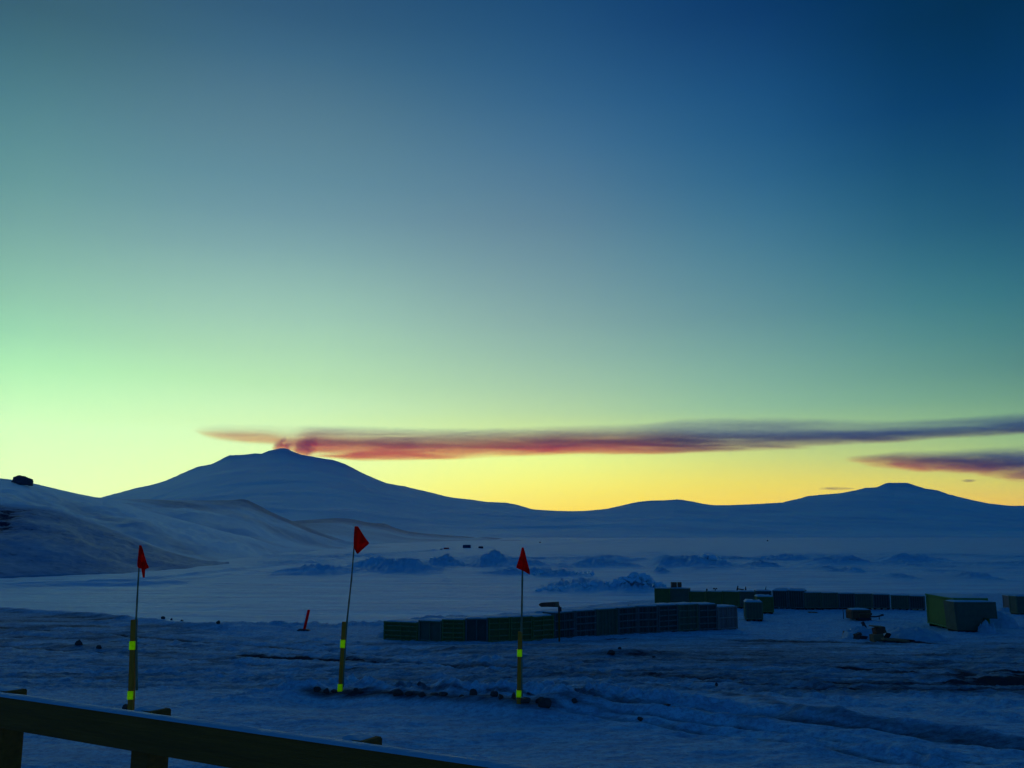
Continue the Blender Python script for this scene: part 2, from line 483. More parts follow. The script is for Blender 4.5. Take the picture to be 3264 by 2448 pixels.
def hit(x, y):
    """photo pixel -> point on the ground"""
    t, s = tdown(y), sside(x, y)
    Ys = np.linspace(6, 110, 10401)
    zz = base_z(s * Ys, Ys)
    ray = CZ - t * Ys
    i = np.argmax(ray <= zz)
    if ray[i] > zz[i]:                        # out on the sea ice
        Y = CZ / t
        return Vector((s * Y, Y, 0))
    Y = Ys[i]
    return Vector((s * Y, Y, float(zz[i])))

STROKES = []   # (polyline in px, width m, dirt, depth m)
def stroke(pts, w, dirt, depth): STROKES.append(([tuple(hit(*p))[:2] for p in pts], w * 1.5, dirt * .95, depth))
stroke([(1400, 2117), (1600, 2123), (1800, 2134), (1950, 2144), (2100, 2150), (2300, 2160), (2500, 2165), (2800, 2172), (3264, 2170)], .9, .60, .05)
stroke([(800, 2088), (900, 2098), (1000, 2098), (1100, 2106), (1250, 2112), (1400, 2117)], .55, .85, .05)
stroke([(1100, 2095), (1300, 2110), (1480, 2125)], .35, .6, .03)
stroke([(400, 2075), (600, 2085), (800, 2092)], .4, .55, .03)
stroke([(1950, 2178), (2100, 2195), (2250, 2212), (2400, 2232), (2550, 2265), (2750, 2297), (2950, 2328), (3264, 2368)], .30, .50, -.07)
stroke([(2150, 2168), (2400, 2183), (2600, 2192), (2850, 2200), (3264, 2208)], .3, .62, .04)
stroke([(2500, 2165), (2750, 2178), (3000, 2183), (3264, 2180)], .6, .64, .04)
stroke([(2700, 2130), (2760, 2133)], .7, .75, .0)
stroke([(2810, 2146), (2900, 2144)], .8, .7, .0)
stroke([(2950, 2160), (3060, 2150), (3090, 2140), (3020, 2125), (2900, 2115)], .5, .62, .03)
stroke([(3180, 2165), (3330, 2165)], 1.3, .9, .0)
stroke([(3170, 2140), (3264, 2145), (3400, 2150)], .6, .7, .0)
stroke([(2380, 2043), (2500, 2044), (2640, 2045), (2760, 2050)], .9, .62, .02)
stroke([(2000, 2085), (2150, 2079), (2350, 2084), (2450, 2090)], .7, .6, .03)
stroke([(2050, 2062), (2200, 2056), (2400, 2058)], .6, .45, .02)
stroke([(2200, 2100), (2500, 2102), (2800, 2095), (3200, 2100)], .6, .45, .02)
stroke([(400, 1968), (620, 2000), (800, 2018), (1000, 2040), (1250, 2062), (1500, 2085), (1800, 2108), (2100, 2126), (2600, 2140)], .35, .34, .08)
stroke([(300, 1985), (620, 2018), (800, 2032), (1000, 2055), (1250, 2078), (1500, 2100)], .35, .36, .08)
stroke([(0, 2020), (400, 2032), (800, 2060), (1200, 2090)], .6, .35, .04)
stroke([(1750, 2228), (1900, 2228), (2000, 2235), (2150, 2262), (2300, 2282), (2420, 2300)], .22, .46, -.05)
stroke([(1600, 2145), (1750, 2150), (1830, 2148)], .3, .6, .02)
for k_, (w_, dd_) in enumerate(((.17, .44), (.17, .40), (.28, .34), (.15, .42), (.15, .38))):
    o_ = [0, 22, 60, 96, 116][k_]
    stroke([(-60, 1992 + o_), (400, 2022 + o_), (900, 2062 + o_), (1400, 2098 + o_ * 1.05), (1900, 2138 + o_ * 1.2), (2400, 2176 + o_ * 1.5), (2900, 2216 + o_ * 1.9), (3300, 2250 + o_ * 2.2)], w_ * .85, dd_ + .24 - (.12 if k_ > 2 else 0), .11 if k_ < 3 else .06)
stroke([(2600, 2150), (2800, 2128), (3000, 2120), (3120, 2135), (3080, 2160), (2900, 2175), (2600, 2180)], .22, .5, .05)
stroke([(2500, 2120), (2750, 2098), (3050, 2095), (3264, 2112)], .22, .45, .05)
stroke([(2585, 2362), (2625, 2372), (2670, 2384)], .05, .30, .05)
stroke([(2715, 2382), (2790, 2395)], .05, .30, .05)
stroke([(2865, 2413), (2935, 2430)], .05, .30, .05)
stroke([(3000, 2432), (3070, 2441)], .05, .30, .05)
stroke([(2480, 2338), (2530, 2345)], .05, .25, .04)
stroke([(1300, 2170), (1500, 2156), (1640, 2160)], .4, .5, .03)
stroke([(100, 2150), (350, 2143), (700, 2140), (850, 2120)], .3, .40, .06)
stroke([(0, 2185), (300, 2165), (560, 2172)], .25, .32, .05)
stroke([(0, 1960), (200, 1965), (420, 1985), (620, 2010)], 1.4, .36, .0)
# frozen dirt of the bank under the crates and the pile of rubbish
stroke([(2790, 2035), (2850, 2046), (2940, 2052)], .6, 1.0, -.05)
stroke([(1940, 2037), (1990, 2036)], .3, .75, .0)
stroke([(1010, 2210), (1100, 2214), (1250, 2224), (1400, 2236), (1600, 2245), (1750, 2254)], .30, .62, -.06)

def ground_detail(X, Y):
    z = np.zeros_like(X); dirt = np.zeros_like(X)
    ex = Y - np.interp(X, EDGE_X, EDGE_Y)
    road = sstep(19.5, 23, Y + np.interp(X, [0, 10, 20], [0, 1.5, 3])) * sstep(2, -2, ex)
    smooth_zone = 1 - road
    # churned, driven-over snow
    z += road * (.06 * fbm(X * .35, Y * .7, 3, seed=1) + .075 * fbm(X * 1.1, Y * 2.0, 5, .68, seed=2) + .03 * fbm(X * 4.5, Y * 5.5, 3, .7, seed=28))
    z += road * .05 * np.maximum(0, ridged(X * .9, Y * 2.6, 3, seed=5) - .62) * 2
    # soft drifted snow in the foreground
    z += smooth_zone * (.13 * fbm(X * .30, Y * .45, 3, seed=3) + .012 * fbm(X * 1.3, Y * 2.2, 3, seed=4))
    z += smooth_zone * .02 * fbm(X * 2.2, Y * 4.2, 4, .65, seed=33) + smooth_zone * .06 * np.maximum(0, fbm(X * .5 + Y * .2, Y * 1.5, 3, seed=14))
    # berm lumps
    by = np.interp(X, [-30, -6.8, -5, -3.6, 0, 1.8, 4.5, 9], [17.5, 17.8, 19.2, 20.3, 18.1, 18.3, 17.0, 15.0])
    bw = np.exp(-((Y - by - .1) / .75) ** 2) * np.interp(X, [-9, -6, -4, 2, 4.5, 7], [.15, .4, 1, 1, .4, .0])
    z += bw * (.27 * fbm(X * 1.9, Y * 2.2, 5, .68, seed=6) + .12 * np.maximum(0, ridged(X * 2.2, Y * 2.2, 3, seed=7) - .6))
    # windrow of lumps behind the rim, left of the crates
    wr = np.exp(-((ex - 4.5) / 2.6) ** 2) * sstep(-22, -16, X) * sstep(0, -5, X)
    z += wr * (.42 + .55 * fbm(X * .55, Y * .5, 4, .65, seed=8) + .35 * np.maximum(0, ridged(X * .8, Y * .8, 3, seed=18) - .6))
    wr2 = np.exp(-((ex - 1.5) / 1.5) ** 2) * sstep(-24, -20, X) * sstep(-4, -8, X)
    z += wr2 * .25 * np.maximum(0, fbm(X * 1.2, Y * 1.2, 3, seed=9))
    wr3 = np.exp(-((ex + 0.5) / 1.5) ** 2) * sstep(-3, 0, X)
    z += wr3 * .15 * np.maximum(0, fbm(X * .6, Y * .8, 3, seed=19))
    dirt += road * (.385 + .22 * fbm(X * .16, Y * .5, 3, seed=10) + .24 * fbm(X * .10 + Y * .05, Y * 1.5, 4, .6, seed=17)) * np.maximum(sstep(62, 44, Y) * .9, sstep(-10, -18, X))
    dirt += road * .10 * sstep(-14, 6, X) * sstep(48, 36, Y)
    for pts, w, dv, dep in STROKES:
        pts = np.array(pts)
        x0, x1 = pts[:, 0].min() - 3 * w, pts[:, 0].max() + 3 * w
        y0, y1 = pts[:, 1].min() - 3 * w, pts[:, 1].max() + 3 * w
        sel = np.where((X > x0) & (X < x1) & (Y > y0) & (Y < y1))
        if len(sel[0]) == 0: continue
        px, py = X[sel], Y[sel]
        wob = 1 + .5 * fbm(px * .9, py * .9, 2, seed=12)
        px = px + .25 * w * fbm(px * .7, py * .7, 3, seed=13); py = py + .5 * w * fbm(px * .8, py * .8, 3, seed=15)
        best = np.full(px.shape, 1e9)
        for a, b in zip(pts[:-1], pts[1:]):
            d = b - a; l2 = (d ** 2).sum()
            t = np.clip(((px - a[0]) * d[0] + (py - a[1]) * d[1]) / l2, 0, 1)
            best = np.minimum(best, np.hypot(px - a[0] - t * d[0], py - a[1] - t * d[1]))
        w0 = w
        if w0 < .36: w = w * np.maximum(1, (py / 22.0)) ** 1.35      # ruts fan out into a bundle farther down the road
        f = np.exp(-(best / (w * np.clip(wob, .4, 2))) ** 2)
        rim = np.exp(-((best - 1.6 * w) / (.5 * w)) ** 2)
        z[sel] -= dep * f; z[sel] += .45 * abs(dep) * rim * (dep > 0) * (1 + fbm(px * 2, py * 2, 2, seed=16))
        dirt[sel] = np.maximum(dirt[sel], dv * f)
    return z, dirt

def build_ground():
    rows = [np.linspace(-80, 4, 22)]
    for a, b, d in ((4, 9, .03), (9, 35, .0032), (35, 120, .0045), (120, 150, .02)):
        n = max(2, int(math.log(b / a) / d)); rows.append(np.exp(np.linspace(math.log(a), math.log(b), n))[1:])
    Yv = np.concatenate(rows)
    s = np.concatenate([np.linspace(-4, -.72, 40)[:-1], np.linspace(-.72, .72, 900), np.linspace(.72, 4, 40)[1:]])
    Wd = np.sqrt(np.maximum(Yv, 0) ** 2 + 25)
    X = s[None, :] * Wd[:, None]; Y = np.repeat(Yv[:, None], len(s), 1)
    dz, dirt = ground_detail(X, Y)
    fade = sstep(-5, 6, Y)
    Z = base_z(X, Y) + dz * fade
    o = grid_object('ground', X, Y, Z, M['ground'], {'dirt': dirt})
    tag(o, kind='structure')
build_ground()

# ------------------------------------------------------------------ sea ice, one sheet out to the horizon
ICE_LINES = []   # low snow banks along the ice roads: polyline px, width, height
def ipt(x, y):
    Y = CZ / tdown(y); return (sside(x, y) * Y, Y)
for pts, w, h in (([(-200, 1880), (0, 1868), (250, 1862), (420, 1852), (620, 1832), (850, 1806), (1000, 1793), (1150, 1776), (1250, 1766), (1380, 1757)], 1.6, .75),
                  ([(-200, 1893), (0, 1876), (150, 1869), (300, 1866), (420, 1866), (560, 1860)], 3.2, .80),
                  ([(430, 1862), (600, 1845), (850, 1822)], 1.5, .3),
                  ([(1380, 1757), (1700, 1737), (2200, 1726)], 4, .5)):
    ICE_LINES.append(([ipt(*p) for p in pts], w, h))

RIDGES = []
def ridge(*a): RIDGES.append(a)
ridge(830, 1130, 1834, 1795, 965, .10, 31)
ridge(1110, 1420, 1829, 1781, 1270, .35, 33)
ridge(1090, 1300, 1812, 1772, 1180, .3, 34)
ridge(1340, 1470, 1806, 1774, 1405, .7, 36)
ridge(1490, 1650, 1808, 1766, 1560, .45, 38)
ridge(1510, 1800, 1834, 1806, 1690, .30, 40)
ridge(1600, 1740, 1806, 1776, 1660, .35, 42)
ridge(1700, 1910, 1840, 1818, 1770, .7, 44)
ridge(1750, 2080, 1790, 1762, 1960, .08, 46)
ridge(1820, 2070, 1810, 1776, 1930, .30, 48)
ridge(2080, 2400, 1812, 1764, 2250, .42, 50)
ridge(2080, 2260, 1795, 1762, 2150, .10, 52)
ridge(2380, 2510, 1809, 1790, 2440, .7, 54)
ridge(2400, 2620, 1788, 1764, 2530, .12, 56)
ridge(2590, 2830, 1800, 1762, 2735, .06, 58)
ridge(2830, 3120, 1794, 1762, 2950, .05, 60)
ridge(2720, 2790, 1826, 1806, 2745, .5, 62)
ridge(2640, 2710, 1822, 1810, 2680, .6, 63)
ridge(3120, 3220, 1850, 1826, 3165, .5, 64)
ridge(2880, 2960, 1848, 1833, 2915, .4, 65)
ridge(3180, 3400, 1780, 1766, 3290, .1, 66)
ridge(2090, 2150, 1830, 1814, 2125, 1.0, 67)
ridge(1690, 1980, 1888, 1852, 1890, .7, 68)
ridge(1920, 2110, 1888, 1862, 2030, .7, 69)


def ridge_height(X, Y):
    Z = np.zeros_like(X)
    for (x0, x1, yb, yp, xp, jag, seed) in RIDGES:
        Yb = CZ / tdown(yb); k = Yb / fwd(yb)
        c = sside((x0 + x1) / 2, yb) * Yb; a = (x1 - x0) / 2 * k * 1.1; h = (yb - yp) * k * .82
        dep = max(26, h * 12)
        sel = np.where((Y > Yb - .4 * dep) & (Y < Yb + 1.4 * dep) & (np.abs(X - c) < 1.35 * a))
        if len(sel[0]) == 0: continue
        x, y = X[sel], Y[sel]
        wx = fbm(x / (a * .5), y / (dep * .5), 3, seed=seed); wy = fbm(x / (a * .35), y / dep, 4, .6, seed=seed + 5)
        U = (x - c) / a + .16 * wx; V = (y - Yb) / dep + .16 * wy
        up = (xp - (x0 + x1) / 2) * k / a
        prof = np.where(U < up, np.cos(np.clip((U - up) / (1.0 + up), -1, 0) * np.pi / 2), np.cos(np.clip((U - up) / (1.0 - up), 0, 1) * np.pi / 2))
        prof = np.clip(prof, 0, 1) ** 1.25 * (.72 + .55 * np.clip(fbm(x / (h * 4), y / (h * 9), 3, .6, seed=seed + 2) + .25, -.4, 1))
        cross = np.where(V < .3, sstep(-.12, .34, V), np.cos(np.clip((V - .3) / .7, 0, 1) * np.pi / 2) ** 1.4)
        n1 = fbm(x / (h * 1.8), y / (h * 2.4), 5, .68, seed=seed)
        n2 = np.maximum(0, ridged(x / (h * .9), y / (h * 1.2), 4, seed=seed + 1) - .5)
        z = prof * cross * h * (.80 + .75 * n1 + jag * 2.6 * n2)
        Z[sel] = np.maximum(Z[sel], z) + .18 * np.minimum(Z[sel], z)
    return Z

def build_ice():
    L_ = math.log
    Yv = np.concatenate([np.exp(np.linspace(L_(92), L_(225), 130)), np.exp(np.linspace(L_(225), L_(760), 430))[1:], np.exp(np.linspace(L_(760), L_(9000), 330))[1:], np.exp(np.linspace(math.log(9200), math.log(20000), 8))])
    s = np.concatenate([np.linspace(-1.6, -.75, 16)[:-1], np.linspace(-.75, .75, 980), np.linspace(.75, 1.6, 16)[1:]])
    X = s[None, :] * Yv[:, None]; Y = np.repeat(Yv[:, None], len(s), 1)
    near = sstep(600, 200, Y)
    Z = .22 * fbm(X * .02, Y * .055, 4, .55, seed=21) * sstep(5000, 800, Y) + near * .16 * fbm(X * .10, Y * .34, 4, .62, seed=22) + near * .10 * np.maximum(0, fbm(X * .25, Y * .8, 3, .6, seed=30))
    Z += .35 * np.maximum(0, fbm(X * .006, Y * .02, 3, seed=23)) * sstep(6000, 500, Y)
    # hummocky belt between the pressure ridges
    belt = sstep(250, 330, Y) * sstep(760, 520, Y) * sstep(-.33, -.2, s)[None, :]
    Z += belt * 2.6 * np.maximum(0, fbm(X / 38, Y / 75, 5, .6, seed=25) - .10)
    Z += belt * 2.2 * np.maximum(0, fbm(X / 90, Y / 90, 3, seed=26)) * np.maximum(0, ridged(X / 5, Y / 9, 3, seed=27) - .62) * 3
    Z += ridge_height(X, Y)
    Z += belt * .16 * fbm(X / 3.0, Y / 6.0, 4, .7, seed=29)
    Z[0, :] = -8
    for pts, w, h in ICE_LINES:
        pts = np.array(pts)
        sel = np.where((X > pts[:, 0].min() - 30) & (X < pts[:, 0].max() + 30) & (Y > pts[:, 1].min() - 30) & (Y < pts[:, 1].max() + 30))
        x, y = X[sel], Y[sel]; best = np.full(x.shape, 1e9)
        for a, b in zip(pts[:-1], pts[1:]):
            d = b - a; l2 = (d ** 2).sum()
            t = np.clip(((x - a[0]) * d[0] + (y - a[1]) * d[1]) / l2, 0, 1)
            best = np.minimum(best, np.hypot(x - a[0] - t * d[0], y - a[1] - t * d[1]))
        ww = w * np.maximum(1, y / 500)
        Z[sel] += h * np.maximum(1, (y / 450)) * np.exp(-(best / ww) ** 2) * (1 + .3 * fbm(x * .1, y * .1, 2, seed=24))
    o = grid_object('sea_ice', X, Y, Z, M['ice'])
    tag(o, kind='structure')
build_ice()

# broken blocks of ice heaved up behind the crates
def rubble(name, spots, label):
    mb = MB()
    for (x, y, Y, s) in spots:
        p = at(x, y, Y)
        rot = Matrix.Rotation(random.uniform(0, 6.3), 3, 'Z') @ Matrix.Rotation(random.uniform(-.9, .9), 3, 'X') @ Matrix.Rotation(random.uniform(-.6, .6), 3, 'Y')
        mb.box(p, (s * random.uniform(.9, 1.7), s * random.uniform(.5, 1.1), s * random.uniform(.35, .9)), rot, random.uniform(.55, .95))
    o = mb.build(name, M['block'], bevel=.08)
    return tag(o, label, 'ice rubble', kind='stuff')
sp = []
for i in range(230):
    x = random.gauss(2000, 62); y0 = np.interp(x, [1850, 1900, 1950, 2000, 2030, 2070, 2100, 2140], [1880, 1862, 1858, 1835, 1830, 1836, 1858, 1876])
    sp.append((x, random.uniform(y0, 1884), CZ / tdown(1880) - 3 + random.uniform(0, 9), random.uniform(.5, 1.7)))
for i in range(60):
    x = random.uniform(1710, 1900); y0 = np.interp(x, [1710, 1740, 1780, 1850, 1900], [1884, 1870, 1872, 1862, 1858])
    sp.append((x, random.uniform(y0, 1890), CZ / tdown(1886) - 2 + random.uniform(0, 5), random.uniform(.4, 1.1)))
rubble('ice_rubble', sp, 'heap of tilted broken ice blocks on the sea ice behind the crates')
sp = [(random.gauss(2255, 22), random.uniform(1772, 1808), CZ / tdown(1806) + random.uniform(0, 10), random.uniform(.9, 2.4)) for i in range(50)]
sp += [(random.uniform(2180, 2330), random.uniform(1795, 1810), CZ / tdown(1808) + random.uniform(0, 5), random.uniform(.6, 1.5)) for i in range(30)]
rubble('ice_rubble', sp, 'jumble of ice blocks on the dark pressure ridge right of the heap behind the crates')
sp = [(random.uniform(1370, 1445), random.uniform(1778, 1800), CZ / tdown(1803) + random.uniform(0, 6), random.uniform(.8, 1.8)) for i in range(26)]
sp += [(random.uniform(1700, 1900), random.uniform(1822, 1838), CZ / tdown(1838) + random.uniform(0, 5), random.uniform(.4, 1.2)) for i in range(34)]
sp += [(random.uniform(1240, 1330), random.uniform(1783, 1808), CZ / tdown(1812) + random.uniform(0, 6), random.uniform(.7, 1.4)) for i in range(16)]
rubble('ice_rubble', sp, 'small scattered ice blocks along the pressure ridges near the far huts')

# ------------------------------------------------------------------ hills and mountains
def relief(name, sky, base, Yb_fn, Yc_fn, mat, x0, x1, nx, ny, amp, nscale, seed, rock_shade=None, ease=1.0, back=1.0, streak=0.0, fn=None):
    """terrain sheet whose crest follows a skyline; rises from its shore to the crest and falls away behind"""
    xs = np.linspace(x0, x1, nx)
    sk = np.interp(xs, [p[0] for p in sky], [p[1] for p in sky]) + (1.1 * fbm(xs / 17.0, xs * 0 + 3.3, 4, .65, seed=seed) if seed == 70 else 0)
    Yb, Yc = Yb_fn(xs), Yc_fn(xs)
    sc_ = (xs - W0 / 2) / (FPX * CP + (sk - H0 / 2) * SP)
    tc = np.array([tdown(v) for v in sk])
    hc = CZ - tc * Yc
    kk = np.hanning(2 * (nx // 14) + 1); kk /= kk.sum()
    hsm = np.convolve(np.pad(hc, nx // 14, mode='edge'), kk, 'valid')
    v = np.concatenate([np.linspace(0, 1, ny), 1 + np.linspace(0, 1, ny // 3)[1:] ** 1.0])
    V, S = np.meshgrid(v, sc_, indexing='ij')
    Yb_, Yc_, H_ = Yb[None, :], Yc[None, :], hc[None, :]
    Y = np.where(V <= 1, Yb_ + (Yc_ - Yb_) * V, Yc_ + (Yc_ - Yb_) * (V - 1) * back)
    X = S * Y
    H_ = np.where(V <= 1, hsm[None, :] + (H_ - hsm[None, :]) * np.clip(V, 0, 1) ** 9, hsm[None, :] + (H_ - hsm[None, :]) * np.clip(1 - (V - 1) * 2, 0, 1))
    f = np.where(V <= 1, np.clip(V, 0, 1) ** ease, np.cos(np.clip(V - 1, 0, 1) * np.pi / 2))
    env = np.where(V <= 1, np.sin(np.clip(V, 0, 1) * np.pi) ** .7, np.sin(np.clip(V - 1, 0, 1) * np.pi))
    n = fbm(X / nscale, Y / nscale * .8, 5, .52, seed=seed)
    if streak: n = n + streak * fbm(X / nscale * 2.6 + Y / nscale * .9, Y / nscale * .55, 4, .55, seed=seed + 2)
    Z = H_ * f + amp * env * n
    if fn is not None: Z = Z + fn(X, Y, V, H_)
    Z = Z + amp * .045 * fbm(X / nscale * 14, Y / nscale * 14, 3, seed=seed + 3) * sstep(0, .06, V)
    Z[0, :] = -3 - .002 * Yb
    Z[-1, :] = -3
    rock = np.zeros_like(Z) if rock_shade is None else rock_shade(X, Y, V, Z)  # coverage carries painted slope shade as well as rock
    o = grid_object(name, X, Y, Z, mat, {'rock': rock})
    return tag(o, kind='structure')

SKY_RANGE = [(-900, 1668), (-300, 1650), (0, 1640), (200, 1612), (317, 1587), (380, 1570), (435, 1555), (480, 1546), (525, 1533), (560, 1518), (600, 1500), (626, 1489), (650, 1484), (671, 1480), (690, 1472),
    (710, 1461), (722, 1455), (732, 1451), (780, 1449), (812, 1445), (834, 1446), (845, 1441), (858, 1436), (885, 1431), (896, 1428.5), (905, 1428), (913, 1430), (918, 1431), (930, 1438), (945, 1444), (963, 1450), (1000, 1456), (1028, 1461), (1060, 1465), (1081, 1472), (1100, 1479), (1121, 1489),
    (1154, 1507), (1190, 1523), (1231, 1540), (1247, 1543), (1292, 1550), (1308, 1555), (1345, 1563), (1382, 1572), (1435, 1585), (1508, 1593), (1553, 1600), (1610, 1602), (1650, 1609), (1695, 1623),
    (1710, 1627), (1783, 1631), (1860, 1630), (1938, 1621), (1982, 1611), (2031, 1600), (2068, 1596), (2110, 1595), (2161, 1592), (2202, 1597), (2239, 1605), (2279, 1612), (2332, 1612), (2400, 1607), (2495, 1602),
    (2520, 1595), (2555, 1587), (2571, 1582), (2587, 1580), (2685, 1571), (2734, 1561), (2758, 1555), (2795, 1553), (2827, 1539), (2850, 1538.5), (2892, 1539), (2904, 1543), (2949, 1557), (2986, 1562), (3026, 1576),
    (3092, 1592), (3153, 1606), (3210, 1612), (3264, 1612), (3500, 1625), (4200, 1672)]
def rng_fn(X, Y, V, H):
    # long low swells on the piedmont, each with its shaded front
    w = sstep(.02, .12, V) * sstep(.75, .3, V)
    z = w * 22 * np.maximum(0, fbm(X / 1300 + 3, Y / 520, 3, seed=71) + .05)
    z += sstep(.05, .3, V) * sstep(1.0, .6, V) * 14 * ridged(X / 900, Y / 4200, 3, seed=72)
    return z
relief('mountain_range', SKY_RANGE, None, lambda x: np.interp(x, [-900, 1500, 2300, 3264, 4200], [4400, 4600, 4700, 5000, 5200]),
       lambda x: np.interp(x, [-900, 300, 900, 1500, 1900, 2150, 2350, 2850, 3300, 4200], [11500, 12500, 13500, 12000, 10000, 9600, 10500, 14500, 13500, 12500]),
       M['mount'], -900, 4200, 1500, 230, 34, 1500, 70, ease=1.12, streak=.35, fn=rng_fn,
       rock_shade=lambda X, Y, V, Z: np.clip(.10 + .14 * np.exp(-((V - .97) / .025) ** 2) + .10 * np.maximum(0, fbm(X / 500, Y / 900, 3, seed=75)) , 0, .32))

# low dark-topped hills in the middle distance
SKY_D = [(780, 1730), (850, 1690), (900, 1664), (940, 1660), (1000, 1656), (1040, 1653), (1070, 1651), (1100, 1652), (1130, 1656), (1165, 1664), (1200, 1668), (1225, 1668), (1260, 1683), (1300, 1694), (1350, 1700), (1420, 1706), (1500, 1712), (1580, 1717), (1640, 1724)]
relief('hill', SKY_D, None, lambda x: np.interp(x, [780, 1180, 1300, 1640], [1050, 1250, 1500, 2300]), lambda x: np.interp(x, [780, 1180, 1300, 1640], [1900, 2300, 2600, 2700]),
       M['hill'], 780, 1650, 420, 120, 3.5, 190, 80, streak=.8,
       rock_shade=lambda X, Y, V, Z: np.clip(.26 + .28 * sstep(.5, .9, V) + .28 * fbm((V + 4 * X / Y) * 3, V, 3, seed=81), 0, .6))
SKY_E = [(1540, 1735), (1570, 1729), (1600, 1722), (1640, 1720.5), (1670, 1723), (1690, 1731), (1700, 1735)]
relief('hill', SKY_E, None, lambda x: x * 0 + 1900, lambda x: x * 0 + 1990, M['hill'], 1540, 1700, 120, 40, .8, 60, 84, back=1.5,
       rock_shade=lambda X, Y, V, Z: np.clip(.30 + .2 * fbm(X / 20, Y / 20, 3, seed=85), 0, .6) + 0 * V)
SKY_E2 = [(1380, 1725), (1450, 1711), (1520, 1712), (1580, 1719), (1660, 1726)]
relief('hill', SKY_E2, None, lambda x: x * 0 + 2450, lambda x: x * 0 + 2700, M['hill'], 1380, 1660, 120, 40, .8, 90, 86, back=1.5)
SKY_C = [(200, 1600), (300, 1592), (400, 1590), (480, 1591), (560, 1594), (640, 1595), (700, 1594.5), (735, 1594), (760, 1591.5), (773, 1590.5), (790, 1594), (810, 1604), (835, 1616), (860, 1630), (900, 1648), (950, 1668), (1000, 1688), (1060, 1712), (1120, 1732), (1180, 1745), (1260, 1754)]
relief('hill', SKY_C, None, lambda x: np.interp(x, [200, 760, 1000, 1260], [600, 640, 730, 880]), lambda x: np.interp(x, [200, 760, 1000, 1260], [1300, 1350, 1250, 1020]),
       M['hill'], 200, 1260, 460, 150, 5.0, 170, 90, streak=1.2, ease=.95,
       rock_shade=lambda X, Y, V, Z: np.clip(.22 + .34 * sstep(.62, .9, V) * sstep(-.44, -.33, X / Y) + .38 * fbm((V + 4 * X / Y) * 3.2, V * .8, 4, .6, seed=91), 0, .62))
SKY_B = [(-1200, 1400), (-500, 1470), (0, 1524), (40, 1529), (70, 1534), (100, 1539), (150, 1551), (200, 1563), (250, 1574), (300, 1584), (330, 1588), (360, 1593), (400, 1606), (450, 1622), (500, 1636), (560, 1652), (620, 1668), (700, 1690), (780, 1712), (850, 1732), (920, 1750), (980, 1762)]
relief('hill', SKY_B, None, lambda x: np.interp(x, [-1200, 0, 500, 700, 980], [300, 330, 400, 440, 640]), lambda x: np.interp(x, [-1200, 0, 330, 600, 800, 980], [640, 760, 900, 800, 700, 700]),
       M['hill'], -1200, 985, 760, 190, 4.5, 110, 95, streak=1.1, ease=.92,
       rock_shade=lambda X, Y, V, Z: np.clip(.20 + .40 * fbm((V + 5 * X / Y) * 2.6, V * .9, 4, .6, seed=96) - .16 * sstep(.6, .95, V), 0, .6))
SKY_A = [(-1200, 1560), (-400, 1590), (0, 1602), (60, 1607), (110, 1611), (160, 1617), (200, 1626), (240, 1641), (280, 1654), (310, 1664), (350, 1682), (400, 1700), (450, 1722), (500, 1742), (550, 1760), (600, 1774), (650, 1786), (700, 1796), (730, 1802)]
relief('hill', SKY_A, None, lambda x: np.interp(x, [-1200, 0, 400, 600, 700, 730], [240, 262, 300, 345, 385, 400]), lambda x: np.interp(x, [-1200, 0, 300, 600, 730], [370, 395, 420, 410, 408]),
       M['hill'], -1200, 730, 620, 180, 2.0, 40, 98, streak=.9, ease=.9,
       rock_shade=lambda X, Y, V, Z: np.clip(.45 + .10 * fbm(X / 34, Y / 34, 3, seed=99) + .05 * fbm(X / 6, Y / 6, 3, seed=101) - .2 * sstep(.90, 1.0, V)  # overall darkening is the slope's shade put into colour; the left patch is rock
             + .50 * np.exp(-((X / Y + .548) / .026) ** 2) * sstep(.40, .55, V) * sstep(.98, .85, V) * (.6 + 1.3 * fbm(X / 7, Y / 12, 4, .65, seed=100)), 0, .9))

# ------------------------------------------------------------------ rocks
def rock(name, c, size, label, group=None, cat='rock', seed=0, mat=None):
    import bmesh
    r = np.random.RandomState(seed + 500)
    me = bpy.data.meshes.new(name); bm = bmesh.new()
    bmesh.ops.create_icosphere(bm, subdivisions=3, radius=1.0)
    planes = [(Vector(r.normal(size=3)).normalized(), r.uniform(.55, .9)) for _ in range(11)]
    for v in bm.verts:
        p = v.co.copy()
        for n_, d_ in planes:
            k = p.dot(n_)
            if k > d_: p -= n_ * (k - d_)
        j = 1 + .06 * math.sin(p.x * 9 + seed) * math.sin(p.y * 8) * math.cos(p.z * 7 + seed)
        v.co = Vector((p.x * size[0], p.y * size[1], p.z * size[2])) * j
    bm.to_mesh(me); bm.free()
    me.materials.append(mat or M['rock'])
    o = bpy.data.objects.new(name, me); COL.objects.link(o)
    o.location = c
    return tag(o, label, cat, group)

